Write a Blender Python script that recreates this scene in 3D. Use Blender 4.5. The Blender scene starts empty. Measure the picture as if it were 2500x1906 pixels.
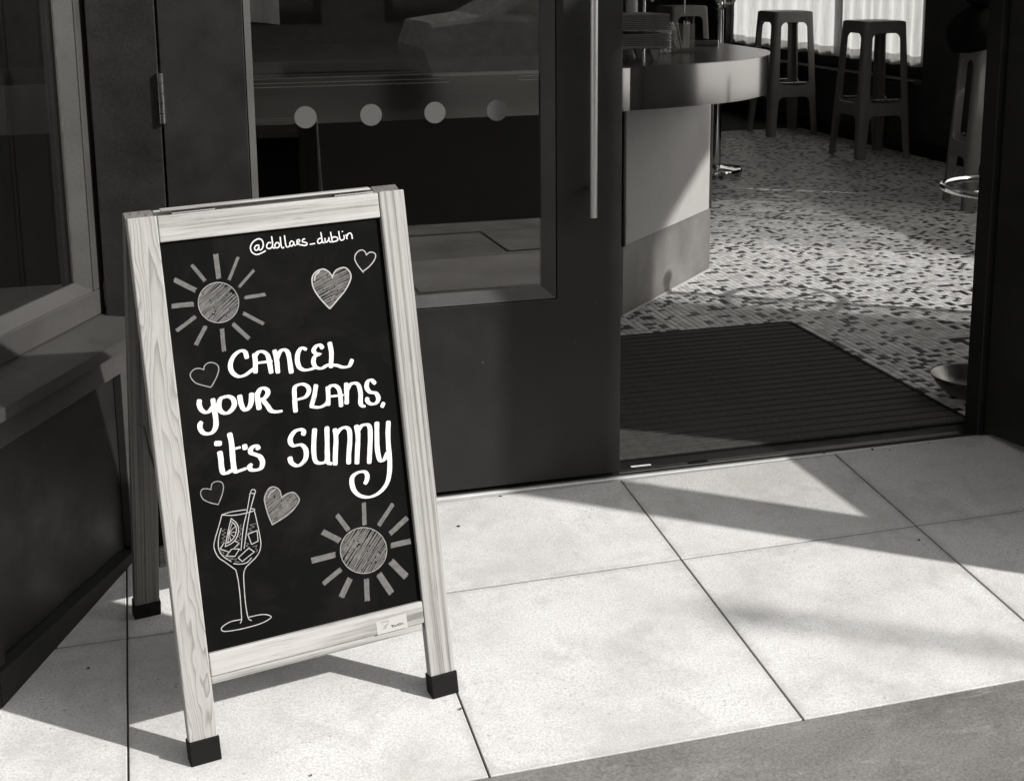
import bpy, bmesh, math, random
from mathutils import Matrix, Vector, noise
random.seed(7)
scene = bpy.context.scene
COL = scene.collection
V = Vector
rad = math.radians

# ------------------------------------------------------------------ camera
# X runs along the shop front, Y into the shop, Z up; door threshold is z = 0
F_PX, PITCH, YAW, ROLL = 3325.77, 0.2022, 0.2836, -0.0059
CAM = V((0.0896, -2.6633, 1.2837)); PPX, PPY = 60.96, -362.97      # photo is an off-centre crop: lens shift
PW, PH = 2500.0, 1906.0
_f = V((math.sin(YAW)*math.cos(PITCH), math.cos(YAW)*math.cos(PITCH), -math.sin(PITCH)))
_r = V((math.cos(YAW), -math.sin(YAW), 0)); _u = _r.cross(_f)
_c, _s = math.cos(ROLL), math.sin(ROLL)
C_R, C_U, C_F = _c*_r + _s*_u, -_s*_r + _c*_u, _f
cd = bpy.data.cameras.new('camera'); cam = bpy.data.objects.new('camera', cd); COL.objects.link(cam)
cam.matrix_world = Matrix(((C_R.x, C_U.x, -C_F.x, CAM.x), (C_R.y, C_U.y, -C_F.y, CAM.y), (C_R.z, C_U.z, -C_F.z, CAM.z), (0, 0, 0, 1)))
cd.sensor_fit = 'HORIZONTAL'; cd.sensor_width = 36; cd.lens = F_PX/PW*36
cd.shift_x = -PPX/PW; cd.shift_y = PPY/PW; cd.clip_start = 0.05; cd.clip_end = 400
scene.camera = cam

# ------------------------------------------------------------------ world, sun, exposure
SUN = V((0.715, -0.473, 0.515)).normalized()                        # towards the sun
w = bpy.data.worlds.new('World'); scene.world = w; w.use_nodes = True
nt = w.node_tree; nt.nodes.clear()
sky = nt.nodes.new('ShaderNodeTexSky'); sky.sky_type = 'NISHITA'; sky.sun_disc = False
sky.sun_elevation = math.asin(SUN.z); sky.sun_rotation = math.atan2(SUN.x, SUN.y)
bw = nt.nodes.new('ShaderNodeRGBToBW')                              # black-and-white photograph: a sky without hue
bg = nt.nodes.new('ShaderNodeBackground'); bg.inputs['Strength'].default_value = 0.15
wo = nt.nodes.new('ShaderNodeOutputWorld')
nt.links.new(sky.outputs[0], bw.inputs[0]); nt.links.new(bw.outputs[0], bg.inputs['Color']); nt.links.new(bg.outputs[0], wo.inputs[0])
sl = bpy.data.lights.new('sun', 'SUN'); sl.energy = 3.2; sl.angle = rad(0.9); sl.color = (1, 0.992, 0.978)
so = bpy.data.objects.new('sun', sl); COL.objects.link(so); so.rotation_euler = (-SUN).to_track_quat('-Z', 'Y').to_euler(); so.location = (8, -6, 7)
vs = scene.view_settings; vs.view_transform = 'Standard'; vs.look = 'None'; vs.exposure = 0.99; vs.gamma = 1; vs.use_curve_mapping = False
scene.render.engine = 'CYCLES'

# ------------------------------------------------------------------ photo pixel -> world helpers
YT, GX, GY = 0.4137, 0.0075, 0.0924                                  # door plane, slope of the entrance ramp
def ray(px, py): return C_R*((px-PW/2-PPX)/F_PX) + C_U*(-(py-PH/2-PPY)/F_PX) + C_F
def on_plane(px, py, p0, n):
    d = ray(px, py); return CAM + d*((V(p0)-CAM).dot(n)/d.dot(n))
def on_z(px, py, z): return on_plane(px, py, (0, 0, z), V((0, 0, 1)))
def on_y(px, py, y): return on_plane(px, py, (0, y, 0), V((0, 1, 0)))
def gz(x, y): return GX*(x-0.9) + GY*(y-YT)
def project(p):
    d = V(p)-CAM; z = d.dot(C_F); return (PW/2+PPX+F_PX*d.dot(C_R)/z, PH/2+PPY-F_PX*d.dot(C_U)/z)

# ------------------------------------------------------------------ materials (warm-toned monochrome)
def tint(v):
    k = max(0.0, 1-v/0.7)
    return (v*(1.012+0.055*k), v, v*(0.985-0.065*k), 1)
class N:                                                             # small node-tree helper
    def __init__(s, name):
        s.m = bpy.data.materials.new(name); s.m.use_nodes = True; s.t = s.m.node_tree; s.t.nodes.clear()
        s.out = s.n('OutputMaterial'); s.b = s.n('BsdfPrincipled'); s.l(s.b.outputs[0], s.out.inputs[0])
    def n(s, t, **k):
        x = s.t.nodes.new('ShaderNode'+t)
        for a, v in k.items(): setattr(x, a, v)
        return x
    def l(s, a, b): s.t.links.new(a, b)
    def coord(s, kind='Object', scale=(1, 1, 1), offs=None):
        c = s.n('TexCoord'); mp = s.n('Mapping'); mp.inputs['Scale'].default_value = scale; s.l(c.outputs[kind], mp.inputs['Vector'])
        if offs is not None: s.l(offs, mp.inputs['Location'])
        return mp.outputs[0]
    def noise(s, vec, scale, detail=4, rough=0.55, dist=0):
        x = s.n('TexNoise'); x.inputs['Scale'].default_value = scale; x.inputs['Detail'].default_value = detail
        x.inputs['Roughness'].default_value = rough; x.inputs['Distortion'].default_value = dist; s.l(vec, x.inputs['Vector']); return x.outputs['Fac']
    def ramp(s, fac, stops, interp='LINEAR'):
        r = s.n('ValToRGB'); r.color_ramp.interpolation = interp; e = r.color_ramp.elements
        while len(e) < len(stops): e.new(0.5)
        for k, (p, v) in enumerate(stops): e[k].position = p; e[k].color = v if isinstance(v, tuple) else (v, v, v, 1)
        s.l(fac, r.inputs[0]); return r.outputs[0]
    def math(s, op, a, b=None):
        x = s.n('Math', operation=op)
        for k, v in enumerate((a, b)):
            if v is None: continue
            if isinstance(v, (int, float)): x.inputs[k].default_value = v
            else: s.l(v, x.inputs[k])
        return x.outputs[0]
    def mix(s, fac, a, b, blend='MIX'):
        x = s.n('Mix', data_type='RGBA', blend_type=blend)
        for k, v in ((0, fac), (6, a), (7, b)):
            if isinstance(v, (int, float, tuple)): x.inputs[k].default_value = v
            else: s.l(v, x.inputs[k])
        return x.outputs[2]
    def bump(s, h, strength=0.3, dist=0.002):
        x = s.n('Bump'); x.inputs['Strength'].default_value = strength; x.inputs['Distance'].default_value = dist
        s.l(h, x.inputs['Height']); s.l(x.outputs[0], s.b.inputs['Normal'])
    def set(s, **k):
        for a, v in k.items():
            i = s.b.inputs[a.replace('_', ' ')]
            if isinstance(v, (int, float, tuple)): i.default_value = v
            else: s.l(v, i)
        return s
MATS = {}
def plain(name, v, rough=0.5, metal=0.0, var=0.25, scale=6.0, spec=0.5, bump=0.0, bscale=80):
    m = N(name); co = m.coord()
    f = m.noise(co, scale, 5, 0.6)
    lo, hi = v*(1-var), v*(1+var)
    m.set(Base_Color=m.ramp(f, [(0.3, tint(lo)), (0.7, tint(hi))]), Metallic=metal, Specular_IOR_Level=spec)
    r2 = m.noise(co, scale*3.1, 4, 0.6)
    m.set(Roughness=m.ramp(r2, [(0.3, max(rough-0.08, 0.02)), (0.7, min(rough+0.08, 1))]))
    if bump: m.bump(m.noise(co, bscale, 4, 0.6), bump, 0.001)
    MATS[name] = m.m; return m.m

def mat_paint(name, v, rough=0.42, gr=0.8):
    m = N(name); co = m.coord()
    base = m.ramp(m.noise(co, 3.0, 5, 0.6), [(0.25, tint(v*0.75)), (0.75, tint(v*1.3))])
    base = m.mix(gr, base, m.ramp(m.noise(co, 260, 3, 0.8), [(0.34, 0.45), (0.66, 1.6)]), 'MULTIPLY')
    vor = m.n('TexVoronoi'); vor.inputs['Scale'].default_value = 38; m.l(co, vor.inputs['Vector'])
    near = m.ramp(vor.outputs['Distance'], [(0.0, 1.0), (0.035, 1.0), (0.05, 0.0)])
    sep = m.n('SeparateColor'); m.l(vor.outputs['Color'], sep.inputs[0])
    rare = m.ramp(sep.outputs[0], [(0.93, 0.0), (0.95, 1.0)])
    chip = m.math('MULTIPLY', near, rare)
    st = m.coord(scale=(60, 60, 2.2))
    scr = m.ramp(m.noise(st, 3.0, 3, 0.7, 0.4), [(0.70, 0.0), (0.76, 0.16)])
    col = m.mix(scr, base, tint(0.14)); col = m.mix(chip, col, tint(0.42))
    m.set(Base_Color=col, Roughness=m.ramp(m.noise(co, 9, 5, 0.65), [(0.3, rough-0.1), (0.7, rough+0.14)]), Specular_IOR_Level=0.32)
    m.bump(m.noise(co, 260, 3, 0.6), 0.12, 0.0008)
    MATS[name] = m.m; return m.m

def mat_wood(name, light, dark, freq=110, style='flame'):
    # object x axis runs along the grain
    m = N(name); oi = m.n('ObjectInfo'); off = m.n('CombineXYZ')
    m.l(m.math('MULTIPLY', oi.outputs['Random'], 9.1), off.inputs[0]); m.l(m.math('MULTIPLY', oi.outputs['Random'], 5.3), off.inputs[1])
    raw = m.coord(); sp = m.n('SeparateXYZ'); m.l(raw, sp.inputs[0])
    st = lambda sc, k, d=3, r=0.55, ds=0: m.noise(m.coord(scale=sc, offs=off.outputs[0]), k, d, r, ds)
    if style == 'flame':
        wob = m.math('MULTIPLY', m.math('SUBTRACT', st((2.2, 12, 12), 1.5, 3, 0.5), 0.5), 0.085)
        y = m.math('ADD', m.math('ADD', sp.outputs[1], 0.004), wob); zz = m.math('ADD', 0.012, m.math('MULTIPLY', sp.outputs[0], 0.035))
        r = m.math('SQRT', m.math('ADD', m.math('MULTIPLY', y, y), m.math('MULTIPLY', zz, zz)))
        ph = m.math('FRACT', m.math('MULTIPLY', r, freq))
        lines = m.ramp(ph, [(0.0, 0.15), (0.62, 0.35), (0.90, 1.0), (1.0, 0.15)])
        f = m.math('MULTIPLY', lines, m.ramp(st((1.0, 9, 9), 2.0), [(0.30, 0.35), (0.65, 0.95)]))
    elif style == 'straight':
        l1 = st((0.55, 95, 95), 2.0, 2, 0.5, 0.25); l2 = st((0.9, 210, 210), 2.0, 2, 0.5, 0.2)
        f = m.math('ADD', m.math('MULTIPLY', m.ramp(l1, [(0.46, 0.0), (0.62, 1.0)]), 0.62), m.math('MULTIPLY', m.ramp(l2, [(0.48, 0.0), (0.66, 1.0)]), 0.38))
    else:
        l1 = st((0.9, 26, 26), 1.7, 3, 0.5, 0.8); l2 = st((0.7, 120, 120), 2.0, 3, 0.6, 0.2)
        f = m.math('ADD', m.math('MULTIPLY', m.ramp(l1, [(0.40, 0.0), (0.68, 1.0)]), 0.75), m.math('MULTIPLY', m.ramp(l2, [(0.48, 0.0), (0.68, 1.0)]), 0.30))
    fib = st((6, 420, 420), 1.6, 3, 0.7); pore = m.ramp(st((9, 300, 300), 2.5, 2, 0.5), [(0.60, 0.0), (0.70, 0.35)])
    f = m.math('ADD', f, m.math('MULTIPLY', m.math('SUBTRACT', fib, 0.5), 0.5)); f = m.math('ADD', f, pore)
    f = m.math('ADD', f, m.math('MULTIPLY', m.math('SUBTRACT', m.noise(raw, 9, 5, 0.65), 0.5), 0.35))
    col = m.ramp(f, [(0.05, tint(light)), (0.35, tint(light*0.83)), (1.1 if False else 1.0, tint(dark))])
    m.set(Base_Color=col, Roughness=0.58, Specular_IOR_Level=0.25); m.bump(f, 0.15, 0.0008)
    MATS[name] = m.m; return m.m

def mat_paving(name, v):
    m = N(name); oi = m.n('ObjectInfo'); off = m.n('CombineXYZ')
    m.l(m.math('MULTIPLY', oi.outputs['Random'], 17.0), off.inputs[0]); m.l(m.math('MULTIPLY', oi.outputs['Random'], 31.0), off.inputs[1])
    co = m.coord(offs=off.outputs[0])
    big = m.ramp(m.noise(co, 2.6, 9, 0.72), [(0.32, tint(v*0.74)), (0.5, tint(v*0.95)), (0.68, tint(v*1.08))])
    dirt = m.ramp(m.noise(co, 6.0, 10, 0.80, 0.3), [(0.49, 0.0), (0.64, 0.62)])
    spk = m.ramp(m.noise(co, 210, 3, 0.75), [(0.46, 0.0), (0.60, 0.95)])
    spk2 = m.ramp(m.noise(co, 95, 4, 0.75), [(0.57, 0.0), (0.67, 0.9)])
    msk = m.ramp(m.noise(co, 4.0, 6, 0.7), [(0.46, 0.10), (0.60, 1.0)])
    col = m.mix(dirt, big, tint(v*0.62)); col = m.mix(m.math('MULTIPLY', spk, 0.62), col, tint(v*0.55))
    col = m.mix(m.math('MULTIPLY', spk2, msk), col, tint(v*0.38))
    gc = m.n('TexCoord'); gs = m.n('SeparateXYZ'); m.l(gc.outputs['Generated'], gs.inputs[0])
    ed = [m.math('MINIMUM', gs.outputs[k], m.math('SUBTRACT', 1.0, gs.outputs[k])) for k in (0, 1)]
    ed = m.math('ADD', m.math('MINIMUM', ed[0], ed[1]), m.math('MULTIPLY', m.math('SUBTRACT', m.noise(co, 22, 6, 0.7), 0.5), 0.10))
    col = m.mix(m.ramp(ed, [(0.0, 0.40), (0.03, 0.0)]), col, tint(v*0.5))
    fib = m.ramp(m.noise(m.coord(scale=(1, 2.6, 1), offs=off.outputs[0]), 34, 3, 0.6, 2.5), [(0.72, 0.0), (0.75, 0.55)])
    col = m.mix(fib, col, tint(v*0.45))
    m.set(Base_Color=col, Roughness=m.ramp(m.noise(co, 14, 5, 0.6), [(0.3, 0.55), (0.7, 0.8)]), Specular_IOR_Level=0.35)
    m.bump(m.noise(co, 300, 4, 0.7), 0.35, 0.001); MATS[name] = m.m; return m.m

def mat_concrete(name, v, spec=0.3):
    m = N(name); co = m.coord()
    big = m.ramp(m.noise(co, 2.1, 8, 0.66, 0.5), [(0.30, tint(v*0.62)), (0.52, tint(v)), (0.74, tint(v*1.35))])
    sm = m.coord(scale=(2.2, 7, 1))
    smear = m.ramp(m.noise(sm, 2.2, 6, 0.7, 1.2), [(0.55, 0.0), (0.66, 0.32), (0.74, 0.1)])
    blot = m.ramp(m.noise(co, 11, 6, 0.7), [(0.62, 0.0), (0.74, 0.65)])
    gr = m.ramp(m.noise(co, 180, 4, 0.75), [(0.35, 0.62), (0.65, 1.22)])
    col = m.mix(smear, big, tint(v*1.9)); col = m.mix(blot, col, tint(v*0.4)); col = m.mix(0.85, col, gr, 'MULTIPLY')
    m.set(Base_Color=col, Roughness=0.82, Specular_IOR_Level=spec); m.bump(m.noise(co, 160, 5, 0.65), 0.5, 0.0015); MATS[name] = m.m; return m.m

def mat_glass(name, f0=0.065):
    m = N(name); m.t.nodes.remove(m.b)
    lw = m.n('LayerWeight'); lw.inputs['Blend'].default_value = 0.5
    sch = m.math('ADD', m.math('MULTIPLY', m.math('POWER', lw.outputs['Facing'], 5.0), 1-f0), f0)
    tr = m.n('BsdfTransparent'); tr.inputs[0].default_value = (0.93, 0.93, 0.92, 1)
    gl = m.n('BsdfGlossy'); gl.inputs['Roughness'].default_value = 0.0; gl.inputs['Color'].default_value = (1, 0.98, 0.95, 1)
    mx = m.n('MixShader'); m.l(sch, mx.inputs[0]); m.l(tr.outputs[0], mx.inputs[1]); m.l(gl.outputs[0], mx.inputs[2]); m.l(mx.outputs[0], m.out.inputs[0])
    MATS[name] = m.m; return m.m

def mat_metal(name, v, rough, aniso=0.0, scratch=(1, 1, 90)):
    m = N(name); co = m.coord(scale=scratch)
    m.set(Base_Color=tint(v), Metallic=1.0, Roughness=m.ramp(m.noise(co, 14, 4, 0.6), [(0.3, max(0.03, rough*0.9)), (0.7, rough*1.12)]))
    MATS[name] = m.m; return m.m

mat_paint('paint_dark', 0.0095); mat_paint('paint_grey', 0.034, 0.5, 0.35); mat_paint('paint_black', 0.010, 0.45)
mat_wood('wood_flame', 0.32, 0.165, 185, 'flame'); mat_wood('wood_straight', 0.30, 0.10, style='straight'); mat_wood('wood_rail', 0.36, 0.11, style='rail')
mat_wood('wood_shaded', 0.13, 0.04, style='straight')  # darker copy of the sign's wood: the back frame's shade put into colour
mat_paving('paving_stone', 0.62); mat_concrete('concrete_strip', 0.175); mat_concrete('asphalt', 0.010, 0.05); mat_concrete('slab_stone', 0.26)
plain('mortar', 0.035, 0.9, var=0.4, scale=40); plain('rubber', 0.0045, 0.7, spec=0.15); plain('interior_wall', 0.035, 0.75); plain('ceiling_paint', 0.65, 0.8)
mat_glass('pane_glass'); mat_glass('tumbler_glass', 0.16)
mat_metal('chrome', 0.75, 0.10); mat_metal('steel_satin', 0.50, 0.15, scratch=(1, 1, 60)); plain('steel_kick', 0.20, 0.45, metal=0.35, var=0.2, scale=5); mat_metal('steel_top', 0.34, 0.24, scratch=(8, 8, 8)); mat_metal('handle_steel', 0.66, 0.36); plain('nosing_metal', 0.62, 0.4, metal=0.45, var=0.1); mat_metal('aluminium', 0.62, 0.32); mat_metal('steel_old', 0.20, 0.34, scratch=(3, 3, 3))
plain('counter_panel', 0.36, 0.45, var=0.05); plain('stool_plastic', 0.17, 0.5, var=0.1); plain('mat_rubber', 0.036, 0.85, var=0.35, scale=60, bump=0.6, bscale=600)
plain('tray_pulp', 0.16, 0.85, var=0.2, scale=90); plain('straw_weave', 0.45, 0.8, var=0.35, scale=120); plain('straw_light', 0.8, 0.6); plain('cloth_black', 0.006, 0.95, spec=0.1)
plain('marker_white', 0.60, 0.6, var=0.35, scale=60); plain('marker_grey', 0.095, 0.75, var=0.30, scale=110); plain('marker_soft', 0.20, 0.7, var=0.25, scale=120); plain('marker_soft2', 0.55, 0.7, var=0.15, scale=90); plain('marker_faint', 0.0075, 0.9, var=0.3, scale=90, spec=0.04); plain('marker_line', 0.32, 0.7, var=0.2, scale=90)
plain('sticker_paper', 0.36, 0.4, var=0.02); plain('ink_grey', 0.24, 0.5); plain('ink_dark', 0.05, 0.5)
plain('dot_film', 0.062, 0.7, var=0.03); plain('tape_white', 0.75, 0.6); plain('line_paint', 0.55, 0.7); plain('brick_far', 0.16, 0.9, var=0.3, scale=3); plain('stone_far', 0.35, 0.8); plain('car_paint', 0.55, 0.25); plain('tyre', 0.02, 0.8)
for nm, v in (('mosaic_black', 0.016), ('mosaic_mid', 0.44), ('mosaic_light', 0.56), ('mosaic_pale', 0.66)): plain(nm, v, 0.38, var=0.12, scale=22)
plain('sunblock_cloth', 0.12, 0.9); plain('grout', 0.012, 0.9, var=0.3, scale=30)
def mat_board():
    m = N('chalkboard'); co = m.coord()
    dust = m.ramp(m.noise(co, 5.5, 6, 0.65, 0.8), [(0.45, tint(0.0017)), (0.78, tint(0.0085))])
    m.set(Base_Color=dust, Roughness=0.8, Specular_IOR_Level=0.08); MATS['chalkboard'] = m.m
mat_board()
def mat_curtain():
    m = N('curtain_cloth'); m.t.nodes.remove(m.b); co = m.coord(scale=(1, 1, 0.12))
    c = m.ramp(m.noise(co, 60, 3, 0.5), [(0.3, tint(0.62)), (0.7, tint(0.78))])
    d = m.n('BsdfDiffuse'); t = m.n('BsdfTranslucent'); mx = m.n('MixShader'); mx.inputs[0].default_value = 0.55
    m.l(c, d.inputs[0]); m.l(c, t.inputs[0]); m.l(d.outputs[0], mx.inputs[1]); m.l(t.outputs[0], mx.inputs[2]); m.l(mx.outputs[0], m.out.inputs[0]); MATS['curtain_cloth'] = m.m
mat_curtain()
def mat_frost(name, clear):
    # half-clear, half-scattering old window glass
    m = N(name); m.t.nodes.remove(m.b); t = m.n('BsdfTranslucent'); t.inputs[0].default_value = (0.9, 0.89, 0.87, 1)
    p = m.n('BsdfTransparent'); mx = m.n('MixShader'); mx.inputs[0].default_value = clear
    m.l(t.outputs[0], mx.inputs[1]); m.l(p.outputs[0], mx.inputs[2]); m.l(mx.outputs[0], m.out.inputs[0]); MATS[name] = m.m
mat_frost('frosted_glass', 0.84)
def mat_voile():  # sheer cloth of the added voiles, uneven so the sun patch varies
    m = N('voile'); m.t.nodes.remove(m.b); t = m.n('BsdfTranslucent'); t.inputs[0].default_value = (0.85, 0.84, 0.82, 1); p = m.n('BsdfTransparent')
    mx = m.n('MixShader'); f = m.noise(m.coord(scale=(1, 1, 0.25)), 5.5, 4, 0.6); m.l(m.ramp(f, [(0.3, 0.28), (0.7, 0.72)]), mx.inputs[0])
    m.l(t.outputs[0], mx.inputs[1]); m.l(p.outputs[0], mx.inputs[2]); m.l(mx.outputs[0], m.out.inputs[0]); MATS['voile'] = m.m
mat_voile()

# ------------------------------------------------------------------ object helpers
WM = {}
def link(o, parent=None, M=None):
    M = M or Matrix.Identity(4); COL.objects.link(o); o.matrix_basis = M; WM[o.name] = M
    if parent is not None: o.parent = parent; o.matrix_parent_inverse = WM[parent.name].inverted()
    return o
def tag(o, label, cat, group=None):
    o['label'] = label; o['category'] = cat
    if group: o['group'] = group
    return o
def empty(name, loc, label, cat, group=None):
    o = bpy.data.objects.new(name, None); o.empty_display_size = 0.1; link(o, None, Matrix.Translation(V(loc))); return tag(o, label, cat, group)
def mesh(name, verts, faces, mat, parent=None, M=None, smooth=False, kind=None):
    me = bpy.data.meshes.new(name); me.from_pydata([tuple(v) for v in verts], [], faces); me.update()
    if mat: me.materials.append(MATS[mat])
    if smooth: me.polygons.foreach_set('use_smooth', [True]*len(me.polygons))
    o = bpy.data.objects.new(name, me); link(o, parent, M)
    if kind: o['kind'] = kind
    return o
def from_bm(name, bm, mat, parent=None, M=None, kind=None):
    me = bpy.data.meshes.new(name); bmesh.ops.recalc_face_normals(bm, faces=bm.faces); bm.to_mesh(me); bm.free()
    if mat: me.materials.append(MATS[mat])
    o = bpy.data.objects.new(name, me); link(o, parent, M)
    if kind: o['kind'] = kind
    return o
def bm_box(bm, lo, hi):
    r = bmesh.ops.create_cube(bm, size=1); c = (V(lo)+V(hi))/2; d = V(hi)-V(lo)
    for v in r['verts']: v.co = V((v.co.x*d.x, v.co.y*d.y, v.co.z*d.z))+c
    return r['verts']
def bevel(bm, w, seg=2):
    bmesh.ops.bevel(bm, geom=list(bm.edges), offset=w, segments=seg, profile=0.5, affect='EDGES')
def box(name, lo, hi, mat, parent=None, M=None, bev=0.0, kind=None, seg=2):
    c = (V(lo)+V(hi))/2; bm = bmesh.new(); bm_box(bm, V(lo)-c, V(hi)-c)          # origin at the box centre
    if bev: bevel(bm, bev, seg)
    return from_bm(name, bm, mat, parent, (M or Matrix.Identity(4)) @ Matrix.Translation(c), kind)
def frame(o, x, y, z):                                               # matrix from origin and axes
    return Matrix(((x[0], y[0], z[0], o[0]), (x[1], y[1], z[1], o[1]), (x[2], y[2], z[2], o[2]), (0, 0, 0, 1)))
def prism(name, pts, z0, z1, mat, parent=None, M=None, kind=None, bev=0.0, smooth=False):
    bm = bmesh.new(); a = [bm.verts.new((p[0], p[1], z0)) for p in pts]; b = [bm.verts.new((p[0], p[1], z1)) for p in pts]; n = len(pts)
    bm.faces.new(a[::-1]); bm.faces.new(b); sides = [bm.faces.new((a[k], a[(k+1) % n], b[(k+1) % n], b[k])) for k in range(n)]
    for s in sides: s.smooth = smooth
    if smooth: bmesh.ops.split_edges(bm, edges=[e for e in bm.edges if len({round(v.co.z, 6) for v in e.verts}) == 1])
    if bev: bmesh.ops.bevel(bm, geom=[e for e in bm.edges if len({round(v.co.z, 6) for v in e.verts}) == 1], offset=bev, segments=2, profile=0.5, affect='EDGES')
    return from_bm(name, bm, mat, parent, M, kind)
def lathe(name, prof, mat, parent=None, M=None, n=32):
    vs_, fs = [], []
    for r, z in prof:
        for k in range(n): a = 2*math.pi*k/n; vs_.append((r*math.cos(a), r*math.sin(a), z))
    for j in range(len(prof)-1):
        for k in range(n): k2 = (k+1) % n; fs.append((j*n+k, j*n+k2, (j+1)*n+k2, (j+1)*n+k))
    o = mesh(name, vs_, fs, mat, parent, M, True)
    return o
def tube(name, path, r, mat, parent=None, M=None, n=12, closed=False, cap=True):
    P = [V(p) for p in path]; L = len(P); vs_, fs = [], []
    ref = V((0, 0, 1))
    for i, p in enumerate(P):
        t = (P[(i+1) % L]-P[i-1]) if closed else (P[min(i+1, L-1)]-P[max(i-1, 0)])
        t.normalize(); a = t.cross(ref)
        if a.length < 1e-4: a = t.cross(V((1, 0, 0)))
        a.normalize(); b = a.cross(t); rr = r[i] if isinstance(r, (list, tuple)) else r
        for k in range(n): q = 2*math.pi*k/n; vs_.append(p+a*(rr*math.cos(q))+b*(rr*math.sin(q)))
    for i in range(L if closed else L-1):
        for k in range(n): k2 = (k+1) % n; j = (i+1) % L; fs.append((i*n+k, i*n+k2, j*n+k2, j*n+k))
    if cap and not closed:
        b = len(vs_); vs_ += vs_[:n]+vs_[(L-1)*n:L*n]; fs.append(tuple(range(b, b+n))[::-1]); fs.append(tuple(range(b+n, b+2*n)))
    o = mesh(name, vs_, fs, mat, parent, M, True)
    if cap and not closed:
        o.data.polygons[-1].use_smooth = False; o.data.polygons[-2].use_smooth = False
    return o
def copy_tree(o, parent=None):
    c = o.copy(); COL.objects.link(c); c.parent = parent
    for ch in [x for x in bpy.data.objects if x.parent == o]: copy_tree(ch, c)
    return c

# ================================================================== GROUND AND STREET
def sheet(name, x0, x1, y0, y1, zf, mat, parent=None, nx=1, ny=1, kind='structure'):
    vs_, fs = [], []
    for j in range(ny+1):
        for i in range(nx+1):
            x = x0+(x1-x0)*i/nx; y = y0+(y1-y0)*j/ny; vs_.append((x, y, zf(x, y)))
    for j in range(ny):
        for i in range(nx): a = j*(nx+1)+i; fs.append((a, a+1, a+nx+2, a+nx+1))
    return mesh(name, vs_, fs, mat, parent, kind=kind)
EDGE = -0.600
zp = lambda x, y: gz(x, EDGE) - 0.002 + 0.015*(y-EDGE)               # public pavement beyond the ramp
ramp = sheet('entrance_ramp', -3.0, 5.1, EDGE, YT+0.02, lambda x, y: gz(x, y)-0.004, 'mortar', ny=2, nx=4)
JT = 0.0018                                                          # half joint
def paving_tile(x0, x1, y0, y1):
    cx, cy = (x0+x1)/2, (y0+y1)/2; dz = random.uniform(-0.0006, 0.0006)
    hx, hy = (x1-x0)/2-JT, (y1-y0)/2-JT
    bm = bmesh.new(); bm_box(bm, (-hx, -hy, -0.02), (hx, hy, 0)); bevel(bm, 0.0012, 1)
    sx = V((1, 0, GX)).normalized(); sy = V((0, 1, GY)); sz = sx.cross(sy).normalized(); sy = sz.cross(sx)
    from_bm('paving_tile', bm, 'paving_stone', ramp, frame((cx, cy, gz(cx, cy)+dz), sx, sy, sz))
for i in range(-3, 7):
    for (a, b) in ((EDGE, 0.0), (0.0, YT-0.012)):
        paving_tile(0.6*i, 0.6*i+0.6, a, b)
pave = sheet('pavement', -14, 22, -3.72, EDGE, zp, 'concrete_strip', nx=8, ny=4)
for k in range(-6, 12):                                              # stone slabs at the outer half of the pavement
    for (a, b) in ((-2.86, -2.1), (-3.42, -2.86)):
        x0 = k*0.9+(0.3 if a > -3 else 0)
        c = V((x0+0.45, (a+b)/2, 0)); c.z = zp(c.x, c.y)+0.004
        bm = bmesh.new(); bm_box(bm, (-0.446, a-c.y+0.004, -0.03), (0.446, b-c.y-0.004, 0)); bevel(bm, 0.002, 1)
        from_bm('paving_slab', bm, 'slab_stone', pave, Matrix.Translation(c) @ Matrix.Rotation(0.015, 4, 'X'))
ZR = -0.30
for k in range(-5, 9):
    box('kerb_stone', (k*1.2+0.004, -3.72, ZR-0.1), (k*1.2+1.196, -3.44, zp(k*1.2, -3.6)+0.012), 'slab_stone', pave, bev=0.008)
sheet('road', -60, 80, -17.0, -3.70, lambda x, y: ZR, 'asphalt', nx=10, ny=4)
sheet('ground', -150, 150, -150, 150, lambda x, y: ZR-0.25, 'asphalt')
marks = None
for k, yy in enumerate((-16.5, -16.0, -15.2, -14.6)):
    sheet('road_marking', -40, 60, yy, yy+0.13, lambda x, y: ZR+0.004, 'line_paint')
opp = box('far_pavement', (-60, -22, ZR-0.2), (80, -17.0, ZR+0.13), 'slab_stone', kind='structure')

# opposite terrace, seen only as reflections in the glass
terr = empty('terrace_building', (8, -22, ZR), 'brick terrace across the street with rows of sash windows', 'building')
box('wall', (-14, -30, ZR), (34, -22, 8.6), 'brick_far', terr)
for i in range(14):
    for z0 in (3.6, 6.3):
        x0 = -12.5+i*3.3
        wn = box('window', (x0, -22.02, z0), (x0+1.2, -21.97, z0+1.7), 'stone_far', terr)
        box('pane', (x0+0.1, -21.968, z0+0.1), (x0+1.1, -21.955, z0+1.6), 'pane_glass', wn)
for i in range(8):
    x0 = -12.8+i*5.8
    wn = box('shop_window', (x0, -22.03, ZR+0.5), (x0+4.6, -21.96, 2.6), 'paint_black', terr); box('pane', (x0+0.15, -21.958, ZR+0.65), (x0+4.45, -21.945, 2.45), 'pane_glass', wn)
box('cornice', (-14.2, -22.3, 8.6), (34.2, -21.8, 8.9), 'stone_far', terr); box('fascia', (-14, -22.1, 2.7), (34, -21.95, 3.2), 'paint_black', terr)

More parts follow.
